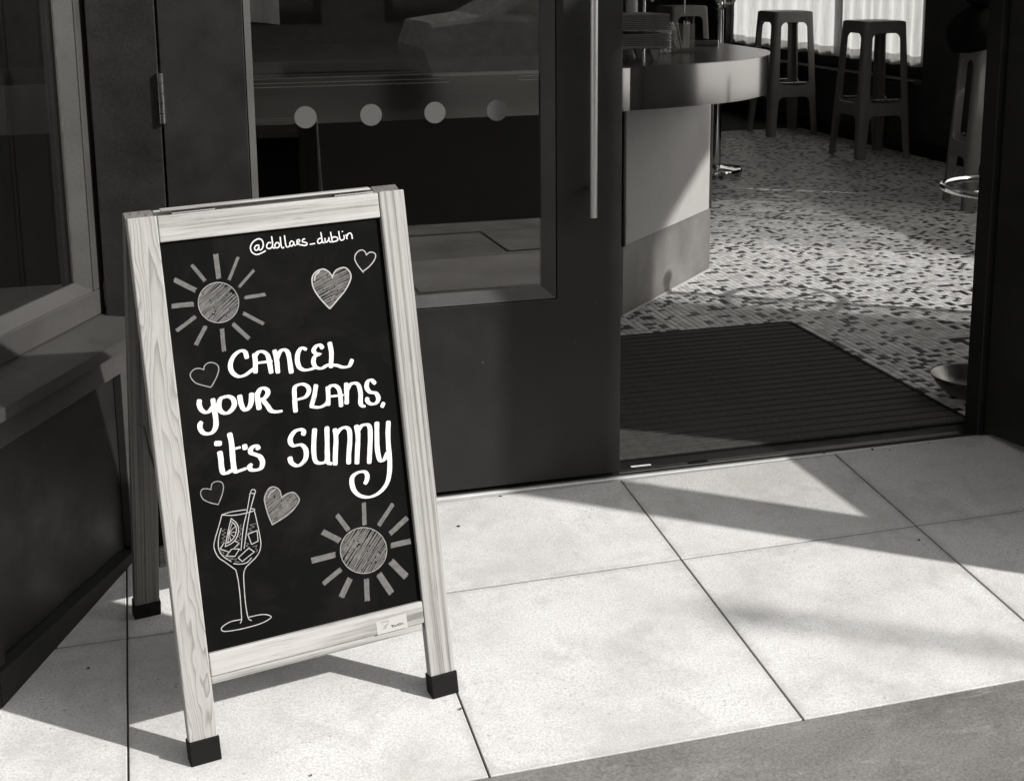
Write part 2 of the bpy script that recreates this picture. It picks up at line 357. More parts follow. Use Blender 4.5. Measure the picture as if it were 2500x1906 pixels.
# parked car on the far side of the street (only reflected)
def build_car(loc):
    t = empty('parked_car', loc, 'pale saloon car parked by the kerb across the street', 'car')
    x, y, z = loc; T = Matrix.Translation(V(loc)) @ Matrix.Rotation(rad(90), 4, 'X')
    prof = [(-2.1, .28), (2.05, .28), (2.15, .5), (2.05, .72), (1.2, .86), (.55, 1.3), (-.75, 1.36), (-1.5, .98), (-2.1, .9), (-2.2, .6)]
    bm = bmesh.new()
    rows = []
    for zz, sc in ((-0.86, .9), (-0.8, .97), (-0.6, 1), (0.6, 1), (0.8, .97), (0.86, .9)):
        rows.append([bm.verts.new((px*(0.97+0.03*sc), 0.3+(py-0.3)*sc, zz*(0.78 if py > 1.2 else 1))) for px, py in prof])
    for a, b in zip(rows, rows[1:]):
        for k in range(len(prof)): k2 = (k+1) % len(prof); bm.faces.new((a[k], a[k2], b[k2], b[k]))
    bm.faces.new(rows[0]); bm.faces.new(rows[-1][::-1])
    from_bm('body', bm, 'car_paint', t, T)
    prism('side_window', [(1.05, .9), (.5, 1.24), (-.7, 1.29), (-1.2, 1.0)], 0.0, 0.03, 'pane_glass', t, T @ Matrix.Translation((0, 0, -0.845)))
    for wx in (-1.35, 1.3):
        for zz in (-0.80, 0.62):
            wh = lathe('wheel', [(0.02, 0.19), (0.2, 0.19), (0.21, 0.16), (0.31, 0.18), (0.33, 0.14), (0.33, 0.02), (0.31, 0), (0.21, .02), (0.02, .02)], 'tyre', t, T @ Matrix.Translation((wx, 0.33, zz)), 24)
            lathe('rim', [(0.0, 0.195), (0.06, 0.2), (0.19, 0.192), (0.2, 0.185)], 'aluminium', wh, T @ Matrix.Translation((wx, 0.33, zz)), 20)
build_car((5.5, -13.0, ZR))

# ================================================================== SHOP SHELL
ZF = 0.010                                                           # interior floor level
FX1, FY1 = 5.05, 9.6
box('wall_back', (-3.2, FY1, -0.3), (FX1+0.2, FY1+0.2, 3.1), 'interior_wall', kind='structure')
box('wall_left', (-3.4, 0.5, -0.3), (-3.2, FY1+0.2, 3.1), 'interior_wall', kind='structure')
box('ceiling', (-3.4, -0.15, 3.1), (FX1+0.2, FY1+0.2, 3.25), 'ceiling_paint', kind='structure')
WY0, WY1, WZ0, WZ1 = 5.27, 8.42, 0.545, 2.3                          # curtained window in the side wall
OY0, OY1, OZ0, OZ1 = -0.10, 3.3, 0.45, 3.05                          # frosted window further forward in the same wall
wr = box('wall_right', (FX1, OY1, -0.3), (FX1+0.2, WY0, 3.1), 'interior_wall', kind='structure')
box('wall_spandrel', (FX1, -0.15, -0.3), (FX1+0.2, OY1, OZ0), 'interior_wall', wr); box('wall_head', (FX1, -0.15, OZ1), (FX1+0.2, OY1, 3.1), 'interior_wall', wr); box('wall_pier', (FX1, -0.15, OZ0), (FX1+0.2, OY0, OZ1), 'interior_wall', wr)
fw_ = empty('frosted_window', (FX1+0.1, (OY0+OY1)/2, OZ0), 'frosted window in the side wall of the shop, beside the open door', 'window')
box('pane', (FX1+0.095, OY0+0.03, OZ0+0.03), (FX1+0.101, OY1-0.03, OZ1-0.03), 'frosted_glass', fw_)
for a, b, c, d in ((OY0, OY0+.035, OZ0, OZ1), (OY1-.035, OY1, OZ0, OZ1)): box('frame_post', (FX1+0.075, a, c), (FX1+0.12, b, d), 'paint_black', fw_)
for c, d in ((OZ0, OZ0+.035), (OZ1-.035, OZ1)): box('frame_rail', (FX1+0.077, OY0+.035, c), (FX1+0.118, OY1-.035, d), 'paint_black', fw_)
box('wall_pier', (FX1, WY1, -0.3), (FX1+0.2, FY1, 3.1), 'interior_wall', wr); box('wall_spandrel', (FX1, WY0, -0.3), (FX1+0.2, WY1, WZ0-0.07), 'interior_wall', wr); box('wall_head', (FX1, WY0, WZ1), (FX1+0.2, WY1, 3.1), 'interior_wall', wr)
box('skirting', (FX1-0.02, 0.6, ZF), (FX1-0.001, FY1-0.01, ZF+0.10), 'paint_black', wr, bev=0.003)
swin = empty('side_window', (FX1, (WY0+WY1)/2, WZ0), 'wide side window in dark frame behind white cafe curtains', 'window')
box('sill', (FX1-0.06, WY0, WZ0-0.07), (FX1+0.2, WY1, WZ0-0.045), 'paint_grey', swin, bev=0.003)
for a in (WY0-0.002, 6.44, WY1-0.05): box('frame_post', (FX1+0.06, a, WZ0-0.045), (FX1+0.11, a+0.052, WZ1), 'paint_black', swin)
for a, b in ((WZ0-0.045, WZ0+0.075), (WZ1-0.05, WZ1)): box('frame_rail', (FX1+0.062, WY0, a), (FX1+0.108, WY1, b), 'paint_black', swin)
box('pane', (FX1+0.082, WY0+0.04, WZ0), (FX1+0.088, WY1-0.04, WZ1-0.04), 'pane_glass', swin)
tube('curtain_rail', [(FX1+0.04, WY0+0.02, 2.27), (FX1+0.04, WY1-0.02, 2.27)], 0.008, 'steel_old', swin)
def curtain(A_, B_, z0, z1, label, group, n=90, mat='curtain_cloth'):
    # pleated cloth hung along the line A-B
    A_, B_ = V(A_), V(B_); d = (B_-A_).normalized(); nn = V((-d.y, d.x)); m = 8; vs_, fs = [], []
    for j in range(m+1):
        z = z0+(z1-z0)*j/m
        for i in range(n+1):
            a = 0.012*(1-0.4*j/m); o_ = a*math.sin(i*0.62+0.7*math.sin(i*0.17))+0.004*math.sin(i*0.23+j)
            p = A_.lerp(B_, i/n)+nn*o_; vs_.append((p.x, p.y, z+0.004*math.sin(i*0.3)))
    for j in range(m):
        for i in range(n): q = j*(n+1)+i; fs.append((q, q+1, q+n+2, q+n+1))
    o = mesh('cafe_curtain' if mat != 'voile' else 'added_voile', vs_, fs, mat, smooth=True); tag(o, label, 'curtain', group)
    hv = [(x+nn.x*0.003, y+nn.y*0.003, z0+0.004*math.sin((k % (n+1))*0.3)+(0.075 if k > n else 0)) for k, (x, y, z) in enumerate(vs_[:2*(n+1)])]
    mesh('hem', hv, fs[:n], mat, o, smooth=True)
curtain((FX1+0.040, 8.41), (FX1+0.040, 6.475), 0.585, 2.26, 'white cafe curtain hanging behind the stool beside the steel counter', 'white cafe curtains in the side window')
curtain((FX1+0.034, 6.48), (FX1+0.034, 5.285), 0.585, 2.26, 'white cafe curtain hanging behind the stool with the shiny footrest', 'white cafe curtains in the side window')
curtain((2.72, -0.05), (4.98, -0.05), 0.54, 2.45, 'unseen long dark curtain added to block sun at the street window beside the open door', None, 140, 'sunblock_cloth')  # added to hold back sun and darken the counter edge's reflection
curtain((FX1+0.03, 3.26), (FX1+0.03, -0.06), 0.46, 1.12, 'unseen low white curtain added across the bottom of the frosted side window to brighten the counter edge', None, 200)  # added as a bright patch for the steel edge to mirror, without direct sun
curtain((FX1-0.03, 0.20), (FX1-0.03, -0.09), 1.02, 3.0, 'unseen sheer voile added to dim the sun at the front edge of the frosted side window', 'added voiles dimming the frosted window', 30, 'voile')  # this and the next two voiles are added to grade the sun patch indoors
curtain((FX1-0.03, 3.26), (FX1-0.03, 1.45), 1.02, 3.0, 'unseen wide sheer voile added to dim the sun through the frosted side window', 'added voiles dimming the frosted window', 120, 'voile')
curtain((FX1-0.06, 3.26), (FX1-0.06, 2.25), 1.02, 3.0, 'second unseen sheer voile added to dim the sun at the far end of the frosted side window', 'added voiles dimming the frosted window', 80, 'voile')

# ------------------------------------------------------------------ mosaic floor
MX0, MX1, MY0, MY1 = 0.95, 2.283, 0.50, 1.636                        # recessed entrance mat
floor = sheet('mosaic_floor', -3.2, FX1, 0.44, FY1, lambda x, y: ZF-0.003, 'grout', nx=2, ny=2)
def counter_hides(x, y):
    if y < 1.89 or x > 2.36: return False
    return y > 1.89+max(0.0, (x-1.741))*1.027+0.03
P = 0.025; cells = []
for i in range(int(1.15/P), int(FX1/P)):
    for j in range(int(0.50/P), int(6.9/P)):
        x, y = (i+0.5)*P, (j+0.5)*P
        if MX0-P/2 < x < MX1+0.5*P and y < MY1+0.5*P: continue
        if counter_hides(x, y): continue
        px, py = project((x, y, ZF))
        if not (1470 < px < 2440 and py > 190): continue
        d = (V((x, y, ZF))-CAM).length
        cells.append((d, x, y, px, py))
cells.sort()
MOS = ['mosaic_black', 'mosaic_mid', 'mosaic_light', 'mosaic_pale']
def pick():
    r = random.random(); return 0 if r < 0.17 else 1 if r < 0.40 else 2 if r < 0.75 else 3
H = 0.0107
tile_me = []
for k in range(4):
    bm = bmesh.new(); vv = bm_box(bm, (-H, -H, -0.003), (H, H, 0))
    bmesh.ops.bevel(bm, geom=[e for e in bm.edges if all(v.co.z > -1e-6 for v in e.verts)], offset=0.0006, segments=1, affect='EDGES')
    me = bpy.data.meshes.new('mosaic_tile'); bm.to_mesh(me); bm.free(); me.materials.append(MATS[MOS[k]]); tile_me.append(me)
near = [c for c in cells if 1515 < c[3] < 2368 and c[4] < 1030][:290]
nearset = {(c[1], c[2]) for c in near}
for d, x, y, px, py in near:
    o = bpy.data.objects.new('mosaic_tile', tile_me[pick()]); COL.objects.link(o)
    o.location = (x, y, ZF+random.uniform(-0.0004, 0.0004)); o.parent = floor
vs_, fs, mi = [], [], []
for d, x, y, px, py in cells:
    if (x, y) in nearset: continue
    z = ZF+random.uniform(-0.0004, 0.0004); b = len(vs_); k = pick()
    vs_ += [(x-H, y-H, z), (x+H, y-H, z), (x+H, y+H, z), (x-H, y+H, z)]; fs.append((b, b+1, b+2, b+3)); mi.append(k)
    vs_ += [(x-H, y-H, z-.003), (x+H, y-H, z-.003), (x+H, y+H, z-.003), (x-H, y+H, z-.003)]
    for q in range(4): q2 = (q+1) % 4; fs.append((b+4+q, b+4+q2, b+q2, b+q)); mi.append(k)
o = mesh('mosaic_tiles', vs_, fs, None, floor, kind='stuff')
for k in MOS: o.data.materials.append(MATS[k])
o.data.polygons.foreach_set('material_index', mi)

# entrance mat: rubber ribs laid across the doorway
mat_t = empty('entrance_mat', ((MX0+MX1)/2, (MY0+MY1)/2, ZF-0.004), 'dark ribbed entrance mat recessed in the mosaic just inside the doorway', 'mat')
box('mat_base', (MX0, MY0, ZF-0.0028), (MX1-0.004, MY1-0.004, ZF-0.001), 'rubber', mat_t)
NS = 24; SP = (MY1-MY0-0.012)/NS
for k in range(NS):
    y0 = MY0+0.004+k*SP
    box('mat_strip', (MX0+0.003, y0+0.0045, ZF-0.001), (MX1-0.010, y0+SP-0.0045, ZF+0.006+random.uniform(-.0004, .0004)), 'mat_rubber', mat_t, bev=0.0015, seg=1)
tube('edge_trim', [(MX1-0.005, MY0+0.004, ZF+0.002), (MX1-0.005, MY1-0.002, ZF+0.002), (MX0, MY1-0.002, ZF+0.002)], 0.004, 'rubber', mat_t, n=8)
thr = box('threshold', (0.13, YT+0.002, -0.03), (2.30, MY0-0.003, ZF-0.001), 'paint_black', kind='structure', bev=0.001)
box('nosing', (0.14, YT-0.008, -0.02), (2.25, YT+0.010, 0.006), 'nosing_metal', thr, bev=0.003)
box('strip', (1.203, YT+0.011, -0.01), (2.2, YT+0.032, ZF+0.001), 'steel_old', thr, bev=0.001)
p = on_z(1545, 1128, ZF+0.002)
tp = []
for k in range(13): tp.append((0.0045*k, 0.0))
for k in range(12, -1, -1): tp.append((0.0045*k, -0.008-0.0015*(k % 2)))
tag(prism('tape_scrap', tp[::-1], 0, 0.0006, 'tape_white', None, Matrix.Translation((1.247, YT+0.046, ZF+0.0012)) @ Matrix.Rotation(-0.02, 4, 'Z')), 'torn scrap of white tape stuck on the door threshold', 'tape')
tag(prism('tape_patch', [(0, 0), (0.055, 0.002), (0.058, 0.017), (0.03, 0.020), (0.002, 0.015)], 0, 0.0006, 'rubber', None, Matrix.Translation((1.395, YT+0.014, ZF+0.0018))), 'black tape patch stuck across the metal door threshold', 'tape')

# ================================================================== SHOP FRONT
B0 = V((0.019, 0.313, 0)); WD = V((-0.442, -0.897, 0)).normalized(); NO = V((0.897, -0.442, 0)).normalized()
front = empty('shop_front', (1.2, YT, 0), 'dark painted shop front with splayed side windows around a recessed doorway', 'shopfront')
def splay(mirror):
    # local frame: x = along the wall towards the street, y = out into the entry, z = up
    if not mirror: M = frame(B0, WD, NO, V((0, 0, 1)))
    else:
        mx = lambda v: V((-v.x, v.y, v.z)); o = V((2.432-B0.x, B0.y, 0)); M = frame(o, mx(WD), mx(NO), V((0, 0, 1)))
    bx = lambda n, lo, hi, m, par=front, b=0.002: box(n, lo, hi, m, par, M, b)
    S1 = 0.545
    # plinth: a board with a sloping weathered top
    def extr(n, prof, s0, s1, m, par=front):
        k = len(prof); vv = [(s0, a, z) for a, z in prof]+[(s1, a, z) for a, z in prof]
        ff = [tuple(range(k)), tuple(range(2*k-1, k-1, -1))]+[(q, q+k, (q+1) % k+k, (q+1) % k) for q in range(k)]
        bm = bmesh.new(); bv = [bm.verts.new(v) for v in vv]
        for f_ in ff: bm.faces.new([bv[i] for i in f_])
        return from_bm(n, bm, m, par, M)
    extr('plinth', [(0, -0.14), (0, 0.006), (-0.0215, 0.0125), (-0.06, 0.0125), (-0.06, -0.14)], -0.11, S1, 'paint_dark')
    sr = bx('stall_riser', (-0.112, -0.06, 0.013), (S1-0.001, -0.022, 0.46), 'paint_dark')       # recessed panel board
    bx('riser_stile', (-0.11, -0.0215, 0.014), (0.003, -0.002, 0.4175), 'paint_grey', sr)
    bx('riser_stile', (S1-0.025, -0.0215, 0.014), (S1-0.002, -0.002, 0.4175), 'paint_dark', sr)
    bx('riser_rail', (-0.11, -0.0215, 0.4185), (S1-0.002, 0.001, 0.4815), 'paint_grey', sr)
    extr('window_sill', [(0.03, 0.482), (0.03, 0.506), (-0.083, 0.5245), (-0.16, 0.5245), (-0.16, 0.482)], -0.16, S1+0.10, 'paint_grey')
    # window: frame face at y = -0.083, sloping bead, pane behind
    wf = bx('window_frame', (-0.102, -0.16, 0.526), (S1, -0.083, 0.582), 'paint_grey')
    bx('frame_stile', (-0.102, -0.16, 0.583), (-0.058, -0.083, 2.6), 'paint_grey', wf); bx('frame_stile', (S1-0.06, -0.16, 0.583), (S1, -0.083, 2.6), 'paint_grey', wf)
    bx('frame_head', (-0.0575, -0.16, 2.5), (S1-0.061, -0.083, 2.6), 'paint_grey', wf)
    extr('bead', [(-0.086, 0.5825), (-0.112, 0.606), (-0.118, 0.606), (-0.118, 0.5825)], -0.057, S1-0.061, 'paint_grey', wf)
    k = [(-0.0575, -0.0865), (-0.030, -0.112), (-0.030, -0.118), (-0.0575, -0.118)]
    prism('bead', k, 0.584, 2.499, 'paint_grey', wf, M); 
    k = [(-0.031, -0.1115), (-0.0265, -0.113), (-0.0265, -0.117), (-0.031, -0.117)]
    prism('gasket', k, 0.60, 2.499, 'steel_old', wf, M)
    box('window_pane', (-0.05, -0.124, 0.585), (S1-0.065, -0.1185, 2.499), 'pane_glass', front, M)
splay(False); splay(True)
# corner posts and street-side bays
for sgn, cx in ((1, None), (-1, None)):
    mx = (lambda x: x) if sgn == 1 else (lambda x: 2.432-x)
    def bb(n, x0, x1, y0, y1, z0, z1, m, par=front):
        a, b = sorted((mx(x0), mx(x1))); return box(n, (a, y0, z0), (b, y1, z1), m, par, None, 0.003)
    xc = B0.x+WD.x*0.545
    xe = -3.2 if sgn == 1 else 2.432-5.25
    bb('corner_post', xc-0.10, xc-0.012, -0.172, -0.06, 0.525, 2.6, 'paint_dark')
    r_ = bb('street_riser', xe, xc-0.006, -0.165, -0.11, -0.2, 0.482, 'paint_dark'); bb('street_plinth', xe, xc-0.002, -0.18, -0.1655, -0.2, 0.006, 'paint_dark', r_)
    bb('street_sill', xe, xc-0.012, -0.215, -0.05, 0.4825, 0.51, 'paint_grey')
    w_ = bb('street_window', xe, xc-0.11, -0.15, -0.10, 0.511, 0.575, 'paint_grey')
    box('street_pane', (min(mx(xe), mx(xc-0.11)), -0.128, 0.576), (max(mx(xe), mx(xc-0.11)), -0.122, 2.6), 'pane_glass', front)
    bb('window_post', xe, xe+0.09, -0.15, -0.10, 0.576, 2.6, 'paint_grey', w_)
box('pilaster', (-0.009, YT, -0.02), (0.1335, YT+0.12, 2.6), 'paint_dark', front, bev=0.002)
box('pilaster', (2.2935, YT+0.03, -0.02), (2.44, YT+0.12, 2.6), 'paint_dark', front, bev=0.002)
box('door_jamb', (2.242, YT+0.001, -0.005), (2.293, 0.477, 2.2), 'paint_black', front, bev=0.002)
box('transom', (-0.009, YT+0.001, 2.2), (2.44, YT+0.12, 2.6), 'paint_dark', front, bev=0.002)
box('fascia', (-3.3, -0.24, 2.6), (5.25, 0.6, 3.1), 'paint_dark', front, bev=0.004)
box('upper_wall', (-3.3, -0.15, 3.26), (5.25, 0.2, 6.5), 'stone_far', front)

# ------------------------------------------------------------------ door leaves
DZ0, DZ1, DW, DT = 0.018, 2.185, 1.063, 0.045
def door(name, M, label, full, handed):
    # local: x from hinge to free edge, y = 0 front face (towards -y), z up
    t = empty(name, M.translation, label, 'door')
    bx = lambda n, lo, hi, m, par=t, b=0.0015: box(n, lo, hi, m, par, M, b)
    gx0, gx1, gz0, gz1 = 0.180, 0.898, 0.4812, 2.03                   # opening up to the bead's outer line
    x0, x1, z0, z1 = 0.198, 0.863, 0.512, 1.998                       # visible glass
    # stiles and rails are welded into one flush steel frame
    bm = bmesh.new(); O_ = [(0, DZ0), (DW, DZ0), (DW, DZ1), (0, DZ1)]; I_ = [(gx0, gz0), (gx1, gz0), (gx1, gz1), (gx0, gz1)]
    lay = [[bm.verts.new((x, y, z)) for x, z in R_] for y in (0.0, DT) for R_ in (O_, I_)]
    for q in range(4):
        r2 = (q+1) % 4
        bm.faces.new((lay[0][q], lay[0][r2], lay[1][r2], lay[1][q])); bm.faces.new((lay[3][q], lay[3][r2], lay[2][r2], lay[2][q]))
        bm.faces.new((lay[0][q], lay[2][q], lay[2][r2], lay[0][r2])); bm.faces.new((lay[1][q], lay[1][r2], lay[3][r2], lay[3][q]))
    bmesh.ops.recalc_face_normals(bm, faces=bm.faces)
    bmesh.ops.bevel(bm, geom=[e for e in bm.edges if len(e.link_faces) == 2 and e.calc_face_angle(0) > 0.5], offset=0.0015, segments=2, profile=0.5, affect='EDGES')
    from_bm('leaf_frame', bm, 'paint_dark', t, M)
    g = 0.0025
    def bead(n, quad, m):                                             # quad in (x,z) outer->inner, front slopes back to the glass
        (ax, az), (bx_, bz), (cx, cz), (dx, dz) = quad
        vv = [(ax, .001, az), (bx_, .001, bz), (cx, .014, cz), (dx, .014, dz), (ax, .03, az), (bx_, .03, bz), (cx, .03, cz), (dx, .03, dz)]
        bm = bmesh.new(); bv = [bm.verts.new(v) for v in vv]
        for f_ in ((0, 1, 2, 3), (7, 6, 5, 4), (0, 4, 5, 1), (1, 5, 6, 2), (2, 6, 7, 3), (3, 7, 4, 0)): bm.faces.new([bv[i] for i in f_])
        from_bm(n, bm, m, t, M)
    o0, o1, p0, p1 = gx0+g, gx1-g, gz0+g, gz1-g
    bead('glazing_bead', [(o0, p0), (o1, p0), (x1, z0), (x0, z0)], 'paint_grey'); bead('glazing_bead', [(o0, p1), (o1, p1), (x1, z1), (x0, z1)], 'paint_grey')
    bead('glazing_bead', [(o0, p0), (o0, p1), (x0, z1), (x0, z0)], 'paint_grey'); bead('glazing_bead', [(o1, p0), (o1, p1), (x1, z1), (x1, z0)], 'paint_grey')
    pane = box('pane', (x0-0.012, 0.0145, z0-0.012), (x1+0.012, 0.0205, z1+0.012), 'pane_glass', t, M)
    for k in range(5):
        c = M @ V((0.3097+0.149*k, 0.0135, 0.944))
        if 0.3097+0.149*k > x1-0.03: break
        prism('dot', [(0.025*math.cos(a*0.157), 0.025*math.sin(a*0.157)) for a in range(40)], 0, 0.0003, 'dot_film', pane, M @ Matrix.Translation((0.3097+0.149*k, 0.01425, 0.944)) @ Matrix.Rotation(rad(90), 4, 'X'))
    for hz in (0.20, 0.944, 1.95):
        hg = None
        for q in range(5):
            a, b = hz+0.022*q+0.0006, hz+0.022*(q+1)-0.0006
            k = tube('hinge' if q == 0 else 'knuckle', [M @ V((-0.0016, -0.006, a)), M @ V((-0.0016, -0.006, b))], 0.0074, 'chrome', t if q == 0 else hg, n=20)
            if q == 0: hg = k
    hx, hy = 0.974, -0.05
    hd = tube('pull_handle', [M @ V((hx, hy, 0.687)), M @ V((hx, hy, 1.62))], 0.0092, 'handle_steel', t, n=24)
    for z in (0.752, 1.555): tube('standoff', [M @ V((hx, hy+0.003, z)), M @ V((hx, 0.0, z))], 0.0075, 'steel_satin', hd, n=16)
    return t
door('glazed_door', Matrix.Translation((0.1385, YT, 0)), 'closed dark door leaf with four frosted dots on its glass, behind the sandwich board', True, 1)
A = rad(12.5); dx = V((math.sin(A), -math.cos(A), 0)); dy = V((-math.cos(A), -math.sin(A), 0))
door('glazed_door', frame((2.298, YT-0.004, 0), dx, dy, V((0, 0, 1))), 'dark door leaf swung wide open beside the doorway', True, -1)

# ================================================================== SANDWICH BOARD
FL = V((0.107, -0.435, -0.084)); SU = V((0.984, 0.175, 0.023)).normalized(); SW = V((-0.007, -0.092, 0.996)).normalized()
SV = SW.cross(SU).normalized(); SW = SU.cross(SV)
BW, BL, PWD, TH, VT = 0.503, 0.958, 0.050, 0.022, 0.245
hgt = math.sqrt(BL**2-VT**2)
E1 = (SV*VT+SW*hgt).normalized(); N1 = SU.cross(E1)                   # N1 = towards the reader
if N1.dot(SV) > 0: N1 = -N1
board = empty('sandwich_board', FL+SU*BW/2+SV*0.27, 'pale wooden sandwich board with hand lettered chalkboard on the entrance paving', 'sign')
def board_frame(o, ex, ey, ez, front):
    # ex along the width, ey up along the frame, ez out of the face
    def board_piece(name, x0, y0, x1, y1, z0, z1, mat, par=board, b=0.0022, vertical=False):
        # local x axis runs along the grain
        c = o+ex*((x0+x1)/2)+ey*((y0+y1)/2)+ez*((z0+z1)/2)
        a, d, h = (x1-x0)/2, (y1-y0)/2, (z1-z0)/2
        if vertical: M = frame(c, ey, -ex, ez); a, d = d, a
        else: M = frame(c, ex, ey, ez)
        bm = bmesh.new(); bm_box(bm, (-a, -d, -h), (a, d, h)); bevel(bm, b, 2)
        return from_bm(name, bm, mat, par, M)
    W1, W2, W3 = ('wood_flame', 'wood_straight', 'wood_rail') if front else ('wood_shaded', 'wood_shaded', 'wood_shaded')
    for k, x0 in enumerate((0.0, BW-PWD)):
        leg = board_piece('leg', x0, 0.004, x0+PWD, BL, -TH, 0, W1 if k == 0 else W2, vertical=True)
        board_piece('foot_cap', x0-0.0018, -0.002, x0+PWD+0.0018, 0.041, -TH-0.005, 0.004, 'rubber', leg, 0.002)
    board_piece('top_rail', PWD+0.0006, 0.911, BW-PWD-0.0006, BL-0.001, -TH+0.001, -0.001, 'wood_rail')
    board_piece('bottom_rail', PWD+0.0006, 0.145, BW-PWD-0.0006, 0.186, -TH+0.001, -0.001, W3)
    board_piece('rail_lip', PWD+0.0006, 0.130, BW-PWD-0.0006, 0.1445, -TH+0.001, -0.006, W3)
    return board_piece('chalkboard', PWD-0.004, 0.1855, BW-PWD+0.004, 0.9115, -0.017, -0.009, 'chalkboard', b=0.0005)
cb = board_frame(FL, SU, E1, N1, True)
FB = FL+SV*0.535
E2 = (-SV*VT+SW*hgt).normalized(); N2 = SU.cross(E2)
if N2.dot(SV) < 0: N2 = -N2
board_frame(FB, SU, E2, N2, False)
tp_ = FL+E1*BL; tb_ = FB+E2*BL
box('top_strip', (PWD+0.01, -0.001, -0.003), (BW-PWD-0.01, 0.012, 0.0), 'wood_rail', board, frame(tb_+SW*0.0045-SV*0.028, SU, SV, SW), 0.001)
for x0 in (0.078, 0.372):
    box('hinge_plate', (x0, -0.004, -0.001), (x0+0.075, 0.016, 0.0012), 'chrome', board, frame(tp_+SW*0.0018-N1*0.014, SU, SV, SW), 0.0004)
for x0 in (0.025, BW-0.025):
    a = FL+SU*x0+E1*0.50-N1*TH; b = FB+SU*x0+E2*0.50-N2*TH
    pts = [a.lerp(b, k/16)-SW*(0.05*(1-(2*k/16-1)**2)) for k in range(17)]
    tube('stay_chain', pts, 0.0022, 'steel_old', board, n=6)

# ---- hand lettering: strokes digitised as pixels of the photograph, laid on the chalkboard's face
PL_O = FL-N1*0.009
CROP = {'H': (600, 550, 7.871), 'G': (510, 1180, 4.4217), 'S': (400, 600, 6.2214), 'R': (740, 590, 9.335), 'T': (740, 1210, 6.0),
        'L': (440, 870, 5.6), 'B': (400, 780, 3.36), 'M': (680, 820, 4.0), 'K': (880, 1450, 11.02)}
def uv(c, p, o=PL_O):
    x, y, s = CROP[c]; q = on_plane(x+p[0]/s, y+p[1]/s, o, N1)-o
    return V((q.dot(SU), q.dot(E1)))
def smooth_path(pts, step=0.0018):
    if len(pts) < 3: 
        a, b = pts[0], pts[-1]; n = max(2, int((b-a).length/step)); return [a.lerp(b, k/n) for k in range(n+1)]
    out = []
    for i in range(len(pts)-1):
        p0 = pts[i-1] if i else pts[0]*2-pts[1]; p1, p2 = pts[i], pts[i+1]; p3 = pts[i+2] if i+2 < len(pts) else pts[-1]*2-pts[-2]
        n = max(2, int((p2-p1).length/step))
        for k in range(n):
            t = k/n; out.append(0.5*((2*p1)+(p2-p0)*t+(2*p0-5*p1+4*p2-p3)*t*t+(3*p1-p0-3*p2+p3)*t**3))
    out.append(pts[-1]); return out
class Ink:
    def __init__(s): s.v, s.f, s.z = [], [], 0.00025
    def stroke(s, pts, wide, thin=None, cap=True, jitter=0.05):
        P = smooth_path(pts); n = len(P); z = s.z+random.uniform(0, 0.00035); thin = thin or wide; b0 = len(s.v)
        sd = random.random()*100; tot = []
        if cap and n > 2:
            d0 = (P[0]-P[1]).normalized(); d1 = (P[-1]-P[-2]).normalized(); P = [P[0]+d0*wide*0.22]+P+[P[-1]+d1*wide*0.22]; n += 2
        for i, p in enumerate(P):
            t = P[min(i+1, n-1)]-P[max(i-1, 0)]
            t = t.normalized() if t.length > 1e-9 else V((1, 0)); nn = V((-t.y, t.x))
            wv = 0.93*(thin+(wide-thin)*abs(t.y)**1.3)
            wv *= 1+jitter*(noise.noise(V((i*0.11, sd, 0)))*2)
            if cap and i in (0, n-1): wv *= 0.62
            for sgn in (1, -1): s.v.append((p.x+nn.x*wv/2*sgn, p.y+nn.y*wv/2*sgn, z+i*0.0000004))
        for i in range(n-1): a = b0+2*i; s.f.append((a+1, a+3, a+2, a))
    def poly(s, pts):
        b = len(s.v); s.v += [(p.x, p.y, s.z) for p in pts]; s.f.append(tuple(range(b, b+len(pts))))
    def done(s, name, mat, par=None, o=None):
        return mesh(name, s.v, s.f, mat, par or cb, frame(o or PL_O, SU, E1, N1))
def write(name, crop, strokes, wide, thin, mat='marker_white', ink=None):
    k = ink or Ink()
    for st in strokes: k.stroke([uv(crop, p) for p in st], wide, thin)
    return k if ink else k.done(name, mat)
WI, TN = 0.0093, 0.0046
write('word_cancel', 'B', [
 [(680,312),(665,265),(625,257),(572,300),(545,370),(560,430),(610,465),(665,455),(725,412),(752,395)],
 [(744,285),(750,350),(750,432)], [(745,305),(775,267),(815,264),(850,292),(866,350),(880,433)],
 [(908,255),(925,330),(935,432)], [(928,318),(950,268),(980,247),(1015,267),(1030,330),(1045,433)],
 [(1165,243),(1130,233),(1102,270),(1094,330),(1110,388),(1150,413),(1200,408),(1242,394)],
 [(1300,232),(1280,209),(1245,222),(1228,256),(1250,279),(1280,284),(1240,302),(1226,345),(1245,388),(1290,400),(1330,380),(1362,366)],
 [(1360,192),(1374,270),(1370,388)], [(1362,370),(1420,376),(1470,390),(1520,380),(1543,332)]], WI, TN)
write('word_cancel_bar', 'B', [[(770,355),(885,341)]], 0.0052, 0.0046)
write('word_your', 'L', [
 [(262,602),(260,660),(290,730),(350,765),(400,745),(442,690)],
 [(445,588),(465,720),(485,850),(485,950),(450,1025),(390,1055),(320,1045),(275,990),(270,930),(287,902)],
 [(610,555),(560,570),(530,630),(535,720),(590,770),(650,770),(710,720),(740,650),(720,580),(660,547),(600,552)],
 [(812,540),(830,640),(860,710),(900,730),(945,690),(970,620),(975,512)],
 [(1052,500),(1060,600),(1078,712)], [(1055,520),(1090,452),(1140,432),(1190,460),(1195,510),(1150,570),(1088,590),(1130,600),(1190,670),(1240,738),(1310,755),(1383,746)]], 0.0100, 0.0050)
